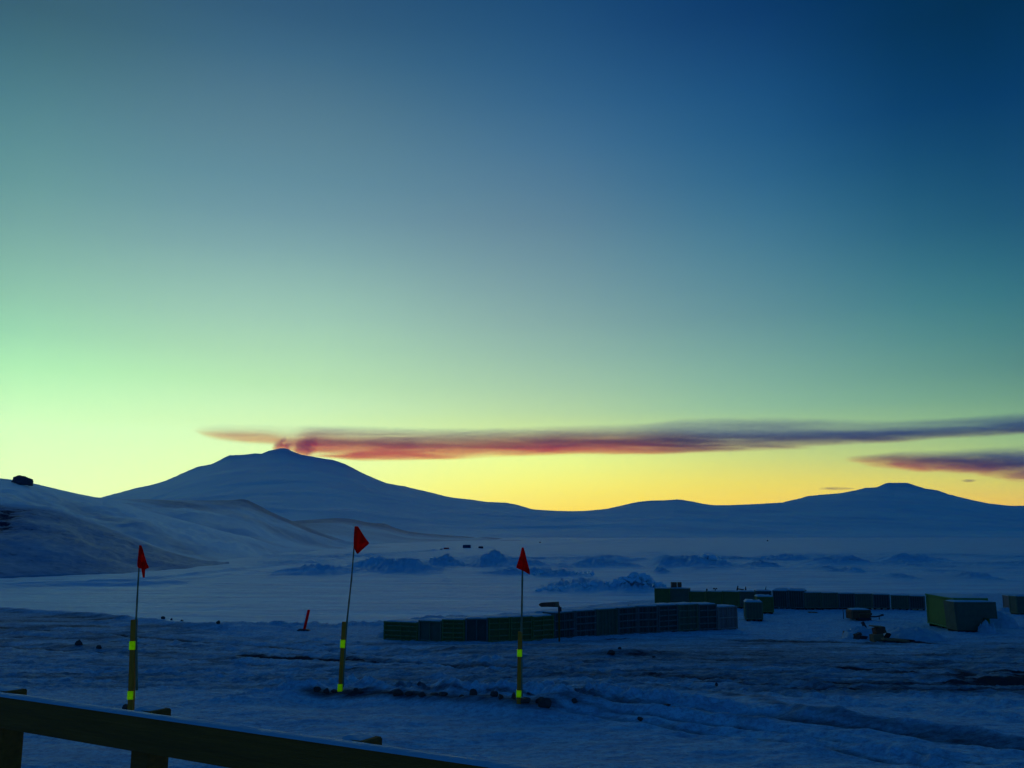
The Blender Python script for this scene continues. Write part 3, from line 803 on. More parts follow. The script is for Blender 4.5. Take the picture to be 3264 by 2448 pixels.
def ground_rock(x, y, wpx, hpx, label, seed):
    p = hit(x, y + hpx * .3)
    k = p.y / fwd(y)
    dz_ = float(ground_detail(np.array([[p.x]]), np.array([[p.y]]))[0][0, 0])
    rock('rock', p + Vector((0, 0, hpx * k * .38 + (dz_ if dz_ > 0 else dz_ * .5))), (wpx * k * .68, wpx * k * .6, hpx * k * .80), label, 'dark rocks lying in the snow', seed=seed)
ROCKS = [
    (1010, 2206, 22, 18, 'brown rock in the snow bank, the left end of the row of rocks'),
    (1041, 2211, 16, 12, 'small round dark rock just left of the middle flag post foot'),
    (1068, 2212, 20, 8, 'flat dark rock touching the foot of the middle flag post'),
    (1134, 2211, 12, 8, 'small dark rock just right of the middle flag post foot'),
    (1150, 2219, 14, 7, 'low dark rock second to the right of the middle flag post'),
    (1267, 2224, 24, 17, 'pointed brown rock in the snow bank between middle and right flag posts'),
    (1304, 2228, 20, 12, 'rounded dark rock next to the pointed one in the snow bank'),
    (1345, 2234, 22, 11, 'low grey rock half buried right of the rounded dark rock'),
    (1385, 2225, 26, 8, 'long flat rock at the middle of the snow bank'),
    (1412, 2230, 24, 14, 'brownish rock touching the long flat one in the snow bank'),
    (1470, 2225, 14, 9, 'small dark rock alone in the snow bank left of the big upright one'),
    (1508, 2224, 20, 22, 'upright dark brown rock in the snow bank left of the right flag post'),
    (1576, 2232, 20, 16, 'tilted brown rock second to the left of the right flag post'),
    (1596, 2245, 14, 14, 'small dark rock just below the tilted brown one'),
    (1638, 2243, 14, 16, 'dark rock pressed against the left side of the right flag post foot'),
    (1676, 2252, 34, 14, 'low dark rock at the right side of the right flag post foot'),
    (1722, 2246, 30, 18, 'broad dark rock between the right flag post and the largest rock'),
    (1738, 2260, 34, 26, 'largest brown rock of the snow bank right of the right flag post'),
    (1832, 2243, 16, 14, 'dark rock at the right end of the snow bank'),
    (402, 2254, 20, 14, 'dark rock at the foot of the left flag post'),
    (519, 1971, 11, 8, 'dark rock on the snow rim right of the left flag cane'),
    (695, 1988, 10, 9, 'round dark rock on the snow rim left of the red marker post'),
    (547, 1975, 6, 5, 'tiny dark stone on the snow rim beside the larger rim rock'),
    (580, 1979, 7, 5, 'tiny dark stone in the middle of the snow rim'),
    (250, 2057, 22, 14, 'snow dusted lump on the road left of the left flag post'),
    (315, 2066, 16, 9, 'smaller snow dusted lump on the road left of the left flag post'),
    (1975, 2067, 9, 6, 'dark stone on top of the snow mound in front of the crates'),
    (1946, 2080, 22, 14, 'dirty lump on the left flank of the snow mound before the crates'),
    (2283, 2189, 9, 9, 'single dark stone on the snow strip between the road tracks'),
    (2040, 2292, 16, 12, 'lone grey rock in the smooth snow at the lower right'),
    (2085, 2098, 10, 5, 'tiny stone on the right flank of the snow mound'),
    (1685, 2210, 10, 5, 'tiny stone on the road just behind the right flag post'),
    (2125, 2262, 22, 7, 'flat dark clod on the lower dirt track of the road'),
]
for i, (x, y, w, h, lab) in enumerate(ROCKS): ground_rock(x, y, w, h, lab, i)

# boulder on the crest of the left hill
Yb_ = 742
b0, b1 = at(38, 1540, Yb_), at(103, 1540, Yb_)
bw = (b1 - b0).length
mbb = MB()
poly = [(38, 1534), (44, 1528), (48, 1518), (56, 1514), (66, 1513), (78, 1516), (92, 1522), (101, 1524), (103, 1532), (102, 1546), (70, 1542)]
lp = [at(x, y, Yb_) for x, y in poly]
oc = (b0 + b1) / 2
n_l = 9
verts = []; faces = []
for k in range(n_l):
    u = -1 + 2 * k / (n_l - 1); sc = math.sqrt(max(0, 1 - u * u)) * .75 + .25
    for j, q in enumerate(lp):
        d = q - oc
        wob = 1 + .05 * math.sin(j * 2.3 + k * 1.7)
        verts.append((d.x * sc * wob, u * bw * .42, d.z * (sc if d.z > 0 else 1) * wob))
m_ = len(poly)
for k in range(n_l - 1):
    for j in range(m_):
        a = k * m_ + j; b = k * m_ + (j + 1) % m_
        faces.append((a, b, b + m_, a + m_))
faces.append(tuple(range(m_))[::-1]); faces.append(tuple((n_l - 1) * m_ + j for j in range(m_)))
mbb.v, mbb.f = verts, faces
bo = mbb.build('boulder', M['rock'], bevel=.25)
bo.location = oc + Vector((0, 0, -.5))
tag(bo, 'large dark boulder sitting on the crest of the snowy left hill', 'boulder')

# ------------------------------------------------------------------ crates
def frame_mat(mat):
    for k_ in ('olive', 'green', 'greygreen', 'bluegrey', 'pinkish'):
        if M[k_] == mat: return M[k_ + '_frame']
    return mat
def crate(p, yaw, w, d, h, mat, label, group, slats=3, cap=.06, name='wooden_crate', posts=1, skid=.0, style='slat', vert=0):
    """p: front-left foot; x along the face, y back"""
    r = empty(name, p, yaw, label, 'crate', group)
    z0 = skid
    mb = MB().box((w / 2, d / 2 + .03, z0 + (h - z0) / 2), (w - .06, d - .06, h - z0))
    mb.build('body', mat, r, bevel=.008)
    fr = MB(); t = .035; bw_ = .075
    # corner uprights, top and bottom battens all round
    for cx in (bw_ / 2, w - bw_ / 2):
        fr.box((cx, t / 2 - .004, z0 + (h - z0) / 2), (bw_, t, h - z0 - .004))
    for k in range(posts):
        cx = w * (k + 1) / (posts + 1)
        fr.box((cx, t / 2 - .001, z0 + (h - z0) / 2), (bw_ * .8, t - .008, h - z0 - .012))
    zs = [z0 + .05, h - .05] + [z0 + (h - z0) * (k + 1) / (slats + 1) for k in range(slats)]
    for zz in zs:
        fr.box((w / 2, t / 2 - .012 - .012 * (zz > h * .3), zz), (w - .012, t + .012, .06))
    for k in range(vert):
        fr.box((w * (k + .5) / vert, t / 2 + .004, z0 + (h - z0) / 2), (.03, t - .02, h - z0 - .03))
    for sx in (0, 1):
        xx = .012 if sx == 0 else w - .012
        for cy in (.10, d - .06):
            fr.box((xx, cy, z0 + (h - z0) / 2), (.035, .075, h - z0 - .006))
        for zz in (z0 + .05, h - .05):
            fr.box((xx, d / 2 + .02, zz), (.030, d - .20, .07))
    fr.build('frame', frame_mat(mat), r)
    if skid > 0:
        for cx in (.12, w / 2, w - .12): MB().box((cx, d / 2 + .03, skid / 2), (.12, d - .1, skid)).build('skid', M['darkgap'], r)
    # snow lying on the lid
    nx, ny = 12, 10
    U, V = np.meshgrid(np.linspace(0, 1, nx), np.linspace(0, 1, ny))
    X = .01 + U * (w - .02); Y = .0 + V * d
    ed = np.minimum(np.minimum(U, 1 - U), np.minimum(V, 1 - V)) * 7
    sd_ = random.randint(0, 900)
    Z = h + cap * np.clip(ed, 0, 1) ** .5 * (1 + .8 * fbm(X * 1.7 + p[0], Y * 1.7, 3, seed=sd_ % 50))
    Z[0, :] = Z[-1, :] = h - .01; Z[:, 0] = Z[:, -1] = h - .01
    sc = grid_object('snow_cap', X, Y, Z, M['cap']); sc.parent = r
    return r

ORD = ['first', 'second', 'third', 'fourth', 'fifth', 'sixth', 'seventh', 'eighth', 'ninth', 'tenth', 'eleventh', 'twelfth', 'thirteenth', 'fourteenth', 'fifteenth', 'sixteenth']
G1, G2 = 'crates of the nearer row', 'crates of the farther row'
bx = [1222, 1333, 1408, 1483, 1557, 1628, 1699, 1767, 1834, 1903, 1971, 2034, 2101, 2164, 2229, 2289, 2354]
byv = [2038, 2042, 2045, 2046, 2046, 2044, 2041, 2036, 2031, 2027, 2023, 2019, 2017, 2014, 2011, 2009, 2006]
tyv = [1981, 1977, 1974, 1969, 1967, 1963, 1961, 1950, 1945, 1940, 1935, 1931, 1927, 1924, 1923, 1930, 1931]
cols1 = ['olive', 'greygreen', 'olive', 'bluegrey', 'olive', 'olive', 'olive', 'bluegrey', 'bluegrey', 'greygreen', 'bluegrey', 'bluegrey', 'bluegrey', 'greygreen', 'bluegrey', 'pinkish']
names_c = {'olive': 'olive green', 'greygreen': 'grey green', 'bluegrey': 'dark blue grey', 'pinkish': 'pale pinkish plywood', 'green': 'green'}
slat1 = [3, 0, 4, 0, 3, 3, 4, 2, 3, 0, 3, 3, 4, 3, 3, 1]
lab1 = ['low olive green slatted crate at the left end of the nearer row',
        'low plain grey green crate second from the left end of the nearer row',
        'low olive green slatted crate third from the left in the nearer row',
        'low plain blue grey crate fourth from the left in the nearer row',
        'low olive crate fifth from left in the nearer row, left of the right flag cane',
        'low olive slatted crate standing right behind the right flag cane',
        'low olive slatted crate just left of the arrow sign post',
        'tall blue grey crate behind the post of the arrow sign',
        'tall blue grey crate just right of the arrow sign post',
        'tall dark plain crate second to the right of the arrow sign post',
        'tall blue grey crate third to the right of the arrow sign post',
        'tall crate fifth from the right end of the nearer row',
        'tall darkest crate with snow on four battens, fourth from right in the nearer row',
        'tall grey green crate third from the right end of the nearer row',
        'tall blue grey crate touching the pale plywood crate in the nearer row',
        'pale pinkish plywood crate closing the right end of the nearer row']
pts = [hit(x, y) for x, y in zip(bx, byv)]
for i in range(len(bx) - 1):
    a, b = pts[i], pts[i + 1]
    dv = b - a; yaw = math.atan2(dv.y, dv.x); wd = math.hypot(dv.x, dv.y) - .035
    Ym = (a.y + b.y) / 2
    if i == 7: ty0 = 1949
    top = CZ - tdown((tyv[i] + tyv[i + 1]) / 2 if i not in (6, 14) else (1960 if i == 6 else 1923)) * Ym
    z = min(a.z, b.z) - .03
    sk = .07 if i in (13, 14, 15, 12) else 0
    crate(Vector((a.x, a.y, z)), yaw, wd, 1.15, top - z - .04, M[cols1[i]], lab1[i], G1, slats=slat1[i], style='slat' if slat1[i] else 'plain',
          posts=1 if i not in (9,) else 0, skid=sk, vert=6 if i in (7, 8, 9, 10, 11, 13, 15) else 0, cap=.045)
# snowy slab sticking out behind the seventh crate
p = at(1705, 1956, pts[6].y + 1.6)
sb = empty('snow_covered_board', p, -.06, 'dark board carrying thick snow, poking out behind the arrow sign post', 'board')
MB().box((.55, .3, -.04), (1.25, .6, .10)).build('plank', M['bluegrey'], sb, bevel=.01)
U, V = np.meshgrid(np.linspace(0, 1, 16), np.linspace(0, 1, 8))
Z = .01 + .11 * np.clip(np.minimum(np.minimum(U, 1 - U), np.minimum(V, 1 - V)) * 8, 0, 1) ** .6
o = grid_object('snow_cap', -.07 + U * 1.24, V * .6, Z, M['cap']); o.parent = sb
# support under the board: a crate behind the row
q = hit(1700, 2036)
mb = MB().box((.62, .3, -(p.z - q.z) / 2 - .14), (.9, .5, (p.z - q.z) - .1)); mb.build('support_block', M['darkgap'], sb)

# farther row
b2 = [(2087, 2132), (2138, 2188), (2199, 2243), (2251, 2299), (2303, 2352), (2359, 2408), (2412, 2460), (2464, 2511), (2514, 2563), (2567, 2619), (2622, 2672), (2675, 2726), (2729, 2781), (2784, 2838), (2841, 2896), (2899, 2950)]
t2 = [1874, 1874, 1884, 1884, 1884, 1884, 1882, 1881, 1881, 1887, 1888, 1890, 1891, 1893, 1896, 1898]
bot2x, bot2y = [2087, 2250, 2350, 2470, 2560, 2700, 2800, 2950], [1933, 1936, 1940, 1941, 1944, 1943, 1943, 1947]
c2 = ['olive', 'greygreen', 'olive', 'olive', 'olive', 'greygreen', 'bluegrey', 'bluegrey', 'bluegrey', 'greygreen', 'greygreen', 'bluegrey', 'greygreen', 'bluegrey', 'greygreen', 'bluegrey']
lab2 = ['olive crate at the left end of the farther row, above the nearer crates',
        'grey green crate carrying two small brown boxes in the farther row',
        'olive crate in the farther row just right of the one carrying the brown boxes',
        'olive crate with a forked bracket on its lid in the farther row',
        'olive crate in the farther row behind the pale plywood crate',
        'grey green crate in the farther row left of and behind the lone snow capped crate',
        'blue grey crate in the farther row directly behind the two lone crates',
        'blue crate in the farther row peeping out right of the two lone crates',
        'blue crate with the raised snowy lid, ninth from the left in the farther row',
        'grey green crate just right of the raised snowy lids in the farther row',
        'grey green crate eleventh from the left in the farther row',
        'blue crate above the thin stake in the farther row',
        'grey green crate standing behind the rusty trailer',
        'blue crate in the farther row just right of the rusty trailer',
        'grey green crate second to the left of the big green crate',
        'blue crate partly hidden behind the left edge of the big green crate']
for i in range(len(b2) - 1): b2[i] = (b2[i][0], b2[i + 1][0] - 2)
row2 = []
for i, (a, b) in enumerate(b2):
    pa = hit(a, np.interp(a, bot2x, bot2y)); pb = hit(b, np.interp(b, bot2x, bot2y))
    dv = pb - pa; yaw = math.atan2(dv.y, dv.x); wd = math.hypot(dv.x, dv.y)
    Ym = (pa.y + pb.y) / 2; top = CZ - tdown(t2[i]) * Ym; z = min(pa.z, pb.z) - .03
    r = crate(Vector((pa.x, pa.y, z)), yaw, wd, 1.2, top - z - .03, M[c2[i]], lab2[i], G2, slats=0, style='plain', posts=0, skid=.13,
              vert=0 if i < 6 else 7, cap=.05 if i not in (7, 8) else .14)
    row2.append((r, wd, top, Ym))
# two small brown boxes and bits and pieces on the lids
p = at(2141, 1873.5, row2[1][3] + .5)
for i, (x0, x1, lab) in enumerate(((2141, 2158, 'wider small brown box on the farther row of crates'), (2162, 2173, 'narrower small brown box beside the wider one on the farther crates'))):
    Yr = row2[1][3] + .5
    p0, p1, pt = at(x0, 1874, Yr), at(x1, 1874, Yr), at(x0, 1857, Yr)
    r = empty('brown_box', p0, 0, lab, 'box', 'small brown boxes on the crates')
    w_ = (p1 - p0).length; h_ = pt.z - p0.z
    MB().box((w_ / 2, .2, h_ / 2), (w_, .4, h_)).build('body', M['rust'], r, bevel=.01)
    MB().box((w_ / 2, .2, h_ + .012), (w_ * 1.03, .42, .024)).build('lid', M['brownwood'], r)
def bits(x, y0, y1, Yr, shape, label):
    p = at(x, y0, Yr); h = at(x, y1, Yr).z - p.z
    mb = MB()
    if shape == 'stub': mb.tube([(0, 0, -.02), (.01, 0, h)], [.05, .035], 6).box((0, 0, h * .4), (.13, .1, .06))
    if shape == 'fork':
        mb.tube([(0, 0, -.02), (0, 0, h * .6)], .035, 6).box((-.09, 0, h * .75), (.14, .08, h * .45)).box((.09, 0, h * .75), (.12, .08, h * .45))
    if shape == 'lying': mb.tube([(-.1, 0, -.02), (.0, 0, h)], [.07, .04], 6).tube([(0, 0, h * .4), (.42, .05, h * .25)], [.05, .04], 6).tube([(.2, 0, .0), (.45, 0, h * .35)], .035, 6)
    if shape == 'hook': mb.tube([(-.1, 0, .0), (.02, 0, h * .35), (.06, 0, h)], [.05, .045, .03], 6).tube([(-.15, 0, .02), (.1, 0, .05)], .05, 6)
    o = mb.build('metal_fitting', M['dark']); o.location = p
    tag(o, label, 'fitting', 'metal fittings sticking up from the farther crates')
Yr = row2[3][3] + .3
bits(2253, 1883, 1876, Yr, 'stub', 'shortest stub sticking up at the left of the farther olive crates')
bits(2280, 1883, 1874, Yr, 'fork', 'small forked bracket on the lid of a farther olive crate')
bits(2353, 1884, 1867, Yr + .4, 'lying', 'tall stub with bars lying beside it on the farther crates')
bits(2377, 1884, 1870, Yr + .4, 'stub', 'thin upright stub right of the one with the lying bars')
bits(2440, 1882, 1870, Yr + .8, 'hook', 'hooked fitting on the farther crates above the lone snow capped crate')

# lone crates in the middle
def block_crate(xl, xr, yb, yt, d, yaw, mat, label, name='wooden_crate', skid=.12, cap=.08, vert=0, group='lone crates on the yard'):
    p = hit(xl, yb); k = p.y / fwd(yb)
    w = (xr - xl) * k / math.cos(yaw); h = (CZ - tdown(yt) * p.y) - p.z
    r = crate(Vector((p.x, p.y, p.z - .02)), yaw, w, d, h - .03, mat, label, group, slats=0, style='plain', posts=0, skid=skid, cap=cap, vert=vert, name=name)
    return r, p, w, h
block_crate(2376, 2431, 1980, 1916, 1.45, -.18, M['greygreen'], 'lone crate with a thick white snow lid between the two rows', cap=.10, vert=6)
block_crate(2416, 2467, 1957, 1899, 1.15, -.04, M['olive'], 'olive crate standing close behind the lone snow capped crate', cap=.08)

# big green crate on the right: long side towards the left, seen at an angle
pL = hit(2957, 1994); pR = hit(3047, 2012)
dv = pR - pL
yaw = math.atan2(dv.y, dv.x)
wd = math.hypot(dv.x, dv.y)
hg = (CZ - tdown(1889) * pL.y) - pL.z
hg = .5 * (hg + (CZ - tdown(1899) * pR.y) - pR.z)
crate(Vector((pL.x, pL.y, pL.z - .02)), yaw, wd, 1.9, hg - .02, M['green'], 'big bright green crate, the largest on the right of the yard', 'large crates at the right of the yard', slats=0, style='plain', posts=0, skid=.16, cap=.05)
# crate with an overhanging upper part in front of it
q = hit(3052, 2016); k = q.y / fwd(2016)
r = empty('stepped_crate', q, 0, 'dark green stepped crate with overhanging top, right of the big green crate', 'crate', 'large crates at the right of the yard')
px = lambda x: (x - 3052) * k
pz = lambda y: (CZ - tdown(y) * q.y) - q.z
H1 = pz(1919); Hs = pz(1971)
body = MB().prism([(px(3052), .10), (px(3132), .10), (px(3136), Hs + .0), (px(3184), Hs - .03), (px(3182), H1), (px(3047), H1)], 0, 1.3)
body.build('body', M['greygreen'], r, bevel=.012)
fr = MB()
fr.box((px(3055), -.012, H1 / 2 + .05), (.07, .03, H1 - .14)); fr.box((px(3116), -.012, H1 - .06), ((px(3178) - px(3052)), .028, .07)); fr.box((px(3160), -.014, Hs + .04), (px(3180) - px(3140), .03, .07))
fr.build('frame', M['greygreen'], r)
MB().box((px(3092), .65, .05), (px(3130) - px(3056), 1.2, .11)).build('skid', M['darkgap'], r)
MB().box((px(3158), .75, Hs / 2 - .05), (.10, .10, Hs - .06)).build('prop', M['greygreen'], r)
U, V = np.meshgrid(np.linspace(0, 1, 20), np.linspace(0, 1, 8))
Z = H1 - .005 + .06 * np.clip(np.minimum(np.minimum(U, 1 - U), np.minimum(V, 1 - V)) * 8, 0, 1) ** .6
o = grid_object('snow_cap', px(3048) + U * (px(3182) - px(3048)), V * 1.3, Z, M['cap']); o.parent = r
# pair cut by the right edge of the picture
block_crate(3222, 3243, 1945, 1897, 1.1, 0, M['pinkish'], 'narrow pale crate left of the dark crate at the right picture edge', skid=.1, group='crates at the right edge')
block_crate(3243, 3300, 1960, 1898, 1.0, 0, M['greygreen'], 'dark crate cut by the right picture edge', skid=.1, group='crates at the right edge')

# snow heaps around the crates
def snow_heap(name, cx, yb, w, h, d, label, seed, mat=None, lump=.5):
    p = hit(cx, yb); k = p.y / fwd(yb)
    w, h = w * k, h * k
    U, V = np.meshgrid(np.linspace(-1, 1, 64), np.linspace(-1, 1, 40))
    R = np.sqrt(U * U + V * V)
    X = U * w / 2; Y = V * d / 2 + d / 2
    n = fbm(X / (w * .25) + seed, Y / (w * .25), 4, .6, seed=seed % 40)
    Z = h * .9 * np.sqrt(np.clip(1 - R ** 2, 0, 1)) * (1 + lump * n) - .06 * np.clip(R - .8, 0, 1) * 5
    Z = Z + .05 * h * fbm(X * 3.5, Y * 3.5, 4, .7, seed=seed % 30)
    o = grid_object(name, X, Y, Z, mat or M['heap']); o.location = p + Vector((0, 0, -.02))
    return tag(o, label, 'snow heap', 'heaps of snow around the crates')
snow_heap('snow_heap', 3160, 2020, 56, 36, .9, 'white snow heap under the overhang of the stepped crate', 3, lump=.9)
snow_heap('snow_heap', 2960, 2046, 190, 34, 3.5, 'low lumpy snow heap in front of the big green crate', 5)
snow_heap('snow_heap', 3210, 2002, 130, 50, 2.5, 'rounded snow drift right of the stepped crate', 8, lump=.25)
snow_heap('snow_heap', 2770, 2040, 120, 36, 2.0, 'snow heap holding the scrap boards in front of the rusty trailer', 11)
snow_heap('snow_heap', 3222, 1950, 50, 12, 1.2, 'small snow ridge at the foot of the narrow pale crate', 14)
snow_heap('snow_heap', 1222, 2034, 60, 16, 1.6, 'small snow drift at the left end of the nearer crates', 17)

# ------------------------------------------------------------------ trailer, scrap, stake, sign, marker
p = hit(2715, 1979); k = p.y / fwd(1979)
r = empty('cargo_trailer', p, .06, 'rusty brown box trailer with a tow bar, in front of the farther crates', 'trailer')
W_, H_ = 66 * k, 36 * k
MB().prism([(0, .10), (W_ * .98, .18), (W_, H_ * .55), (W_ * .97, H_ * .93), (W_ * .06, H_ * .95), (0, H_ * .8)], 0, .9).build('body', M['rust'], r, bevel=.03)
fr = MB().box((W_ * .5, -.015, H_ * .86), (W_ * .94, .03, .05)).box((W_ * .05, -.015, H_ * .5), (.05, .028, H_ * .62)).box((W_ * .36, -.02, H_ * .42), (.04, .035, H_ * .4)).box((W_ * .65, -.02, H_ * .60), (W_ * .58, .034, .04))
fr.build('frame', M['brownwood'], r)
MB().box((W_ * .62, .1, .09), (W_ * .62, .5, .16)).build('axle_box', M['dark'], r)
for yy in (.02, .88):
    MB().tube([(W_ * .55, yy, .16), (W_ * .55, yy + .07, .16)], .17, 14).build('wheel', M['dark'], r)
MB().tube([(W_ * .95, .4, .22), (W_ * 1.3, .2, .24), (W_ * 1.58, .1, .33)], [.05, .045, .04], 8).build('tow_bar', M['dark'], r)
MB().tube([(W_ * 1.42, .15, .30), (W_ * 1.42, .15, .06)], .03, 6).tube([(W_ * 1.5, .1, .33), (W_ * 1.62, .1, .36)], [.07, .06], 8).build('jockey_stand', M['dark'], r)
MB().box((W_ * 1.06, .4, .40), (.16, .3, .14)).build('toolbox', M['rust'], r, bevel=.02)
U, V = np.meshgrid(np.linspace(0, 1, 16), np.linspace(0, 1, 8))
Z = H_ * .94 + .07 * np.clip(np.minimum(np.minimum(U, 1 - U), np.minimum(V, 1 - V)) * 6, 0, 1) ** .6 * (1 + .5 * fbm(U * 4, V * 3, 2, seed=4))
o = grid_object('snow_cap', W_ * .05 + U * W_ * .92, V * .9, Z, M['cap']); o.parent = r

def scrap(name, x, y, label, parts, cat='scrap'):
    p = hit(x, y); k = p.y / fwd(y)
    r = empty(name, p, 0, label, cat)
    for nm, c, s, rot, m in parts:
        R_ = Matrix.Rotation(rot[2], 3, 'Z') @ Matrix.Rotation(rot[1], 3, 'Y') @ Matrix.Rotation(rot[0], 3, 'X')
        MB().box((c[0] * k, c[1], c[2] * k), (s[0] * k, s[1], s[2] * k), R_, .93).build(nm, M[m], r, bevel=.012)
    return r
scrap('broken_crate', 2700, 2033, 'dark brown broken box at the left end of the scrap before the trailer',
      [('side_panel', (18, .2, 11), (38, .06, 18), (.05, .04, .12), 'rust'), ('end_panel', (2, .4, 10), (6, .4, 17), (0, .12, 0), 'brownwood'), ('bottom_board', (22, .4, 4), (44, .5, 4), (0, .08, 0), 'darkgap')])
scrap('broken_crate', 2790, 2046, 'brown upturned box standing out of the snow heap before the trailer',
      [('lower_panel', (8, .1, 13), (36, .5, 22), (0, -.12, .1), 'brownwood'), ('upper_panel', (20, .25, 34), (34, .45, 20), (0, -.22, .15), 'rust'), ('top_board', (16, .3, 46), (42, .5, 4), (0, .10, .1), 'brownwood')])
scrap('timber', 2764, 2018, 'short dark timber leaning left out of the snow heap before the trailer',
      [('beam', (-2, .2, 18), (10, .12, 34), (0, -.42, 0), 'dark'), ('cross_piece', (10, .25, 6), (34, .14, 8), (0, .12, 0), 'dark')], 'timber')
scrap('timber', 2900, 2050, 'long yellowish brown boards lying flat at the right end of the scrap',
      [('board', (-40, .2, 8), (90, .35, 7), (0, .10, .1), 'brownwood'), ('board', (-10, .5, 6), (80, .25, 6), (0, .06, -.2), 'darkgap')], 'timber')
scrap('timber', 2832, 2047, 'short dark plank propped against the upturned brown box',
      [('board', (0, .2, 14), (8, .3, 30), (0, .7, .2), 'darkgap'), ('cross_piece', (14, .35, 5), (40, .2, 6), (0, -.1, .3), 'brownwood')], 'timber')
scrap('scrap_lump', 2745, 2040, 'low dark lump of scrap half sunk between the broken box and the upturned box',
      [('lower_panel', (4, .2, 6), (34, .5, 14), (0, .15, .4), 'dark'), ('upper_panel', (-4, .3, 15), (22, .3, 8), (0, -.35, .2), 'rust')])
scrap('timber', 2862, 2030, 'thin dark stick lying on the low snow heap behind the yellowish boards',
      [('stick', (0, .2, 12), (56, .08, 4), (0, -.12, .1), 'darkgap')], 'timber')
scrap('timber', 2592, 1954, 'small dark board lying on the snow below the blue crates',
      [('board', (0, .1, 2), (26, .4, 3), (0, .02, .2), 'brownwood')], 'timber')

p = hit(2689, 1975); k = p.y / fwd(1975)
o = MB().tube([(0, 0, -.1), (.01, 0, 15 * k), (-.01, 0, 31 * k)], [.026, .024, .02], 6).build('thin_stake', M['dark'])
o.location = p; tag(o, 'thin dark stake standing in the snow left of the rusty trailer', 'stake')

# arrow sign
p = hit(1784, 2045); k = p.y / fwd(2045)
r = empty('arrow_sign', p, 0, 'wooden signpost with an arrow board pointing left before the crates', 'sign')
hp = (CZ - tdown(1930) * p.y) - p.z
MB().box((-.02, 0, hp / 2), (.085, .085, hp)).build('post', M['rail'], r, bevel=.008)
xk = lambda x: (x - 1784) * k
zk = lambda y: (CZ - tdown(y) * p.y) - p.z
MB().prism([(xk(1717), zk(1927)), (xk(1722), zk(1922.5)), (xk(1729), zk(1920.5)), (xk(1782), zk(1917.5)), (xk(1783), zk(1927)), (xk(1782), zk(1935)), (xk(1745), zk(1934)), (xk(1726), zk(1934.5)), (xk(1720), zk(1931))], -.075, -.045).build('arrow_board', M['rust'], r, bevel=.004)
MB().box((xk(1776.5), -.082, (zk(1918) + zk(1935)) / 2), (11 * k, .012, 16 * k)).build('end_panel', M['brownwood'], r)
MB().box((xk(1785), -.02, zk(1942)), (11 * k, .22, 14 * k)).build('junction_box', M['dark'], r, bevel=.01)

# red marker post
p = hit(970, 2011); k = p.y / fwd(2011)
r = empty('marker_post', p, 0, 'short leaning red marker post left of the nearer crates', 'marker')
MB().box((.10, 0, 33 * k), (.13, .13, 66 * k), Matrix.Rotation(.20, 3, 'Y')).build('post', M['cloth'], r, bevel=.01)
MB().box((-.02, 0, .05), (.75, .5, .10), Matrix.Rotation(.06, 3, 'Y'), .7).build('foot', M['dark'], r, bevel=.02)

# ------------------------------------------------------------------ flags on canes tied to posts
def flag_cloth(poly_rows, Y, parent, origin, fold, seed):
    """rows of left/right pixel edges from top to bottom -> wavy cloth sheet"""
    n = 18
    R = len(poly_rows)
    X = np.zeros((R, n)); Yy = np.zeros((R, n)); Z = np.zeros((R, n))
    for i, (xl, yl, xr, yr) in enumerate(poly_rows):
        a, b = at(xl, yl, Y), at(xr, yr, Y)
        for j in range(n):
            u = j / (n - 1)
            q = a.lerp(b, u)
            X[i, j] = q.x - origin.x; Z[i, j] = q.z - origin.z
            amp = (b - a).length
            Yy[i, j] = Y - origin.y - .02 + fold * amp * math.sin(u * math.pi * 2.6 + i * .10 + seed) * (.4 + .6 * i / R)
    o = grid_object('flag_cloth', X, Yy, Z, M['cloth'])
    md = o.modifiers.new('thickness', 'SOLIDIFY'); md.thickness = .003
    o.parent = parent
    return o

def dens(rows, n=20):
    """densify row table"""
    t = np.linspace(0, 1, n); s = np.linspace(0, 1, len(rows)); a = np.array(rows, float)
    return [tuple(np.interp(t[i], s, a[:, k]) for k in range(4)) for i in range(n)]

def flag_post(base, top, wpx, tapes, cane, cloth_sets, label):
    g = hit(*base); Y = g.y
    r = empty('marker_flag', g, 0, label, 'flag', 'red route flags')
    a = at(base[0], base[1] + 8, Y) - g; b = at(top[0], top[1], Y) - g
    d = (b - a); L_ = d.length; rot = Vector((0, 0, 1)).rotation_difference(d.normalized()).to_matrix()
    w = wpx * Y / fwd(2100)
    post_o = MB().box((a + b) / 2, (w, w, L_), rot).build('post', M['post'], r, bevel=.006)
    for y0, y1 in tapes:
        x = np.interp((y0 + y1) / 2, [top[1], base[1]], [top[0], base[0]])
        c = at(x, (y0 + y1) / 2, Y) - g; h = (at(x, y0, Y) - at(x, y1, Y)).length
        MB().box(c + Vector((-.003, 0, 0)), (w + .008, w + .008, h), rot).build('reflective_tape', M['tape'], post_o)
    Yc = Y - w * .25
    cp = [at(x, y, Yc) - g for x, y in cane]
    cp = [cp[0]] + cp[1:]
    mid = []
    for q0, q1 in zip(cp[:-1], cp[1:]):
        for t in np.linspace(0, 1, 7)[:-1]: mid.append(q0.lerp(q1, t))
    mid.append(cp[-1])
    rr = [.021 - .010 * i / len(mid) + (.003 if i % 3 == 0 else 0) for i in range(len(mid))]
    MB().tube(mid, rr, 8).build('bamboo_cane', M['bamboo'], r, smooth=True)
    for rows, fold, yo, seed in cloth_sets:
        flag_cloth(dens(rows), Yc - yo, r, g, fold, seed)
    return r

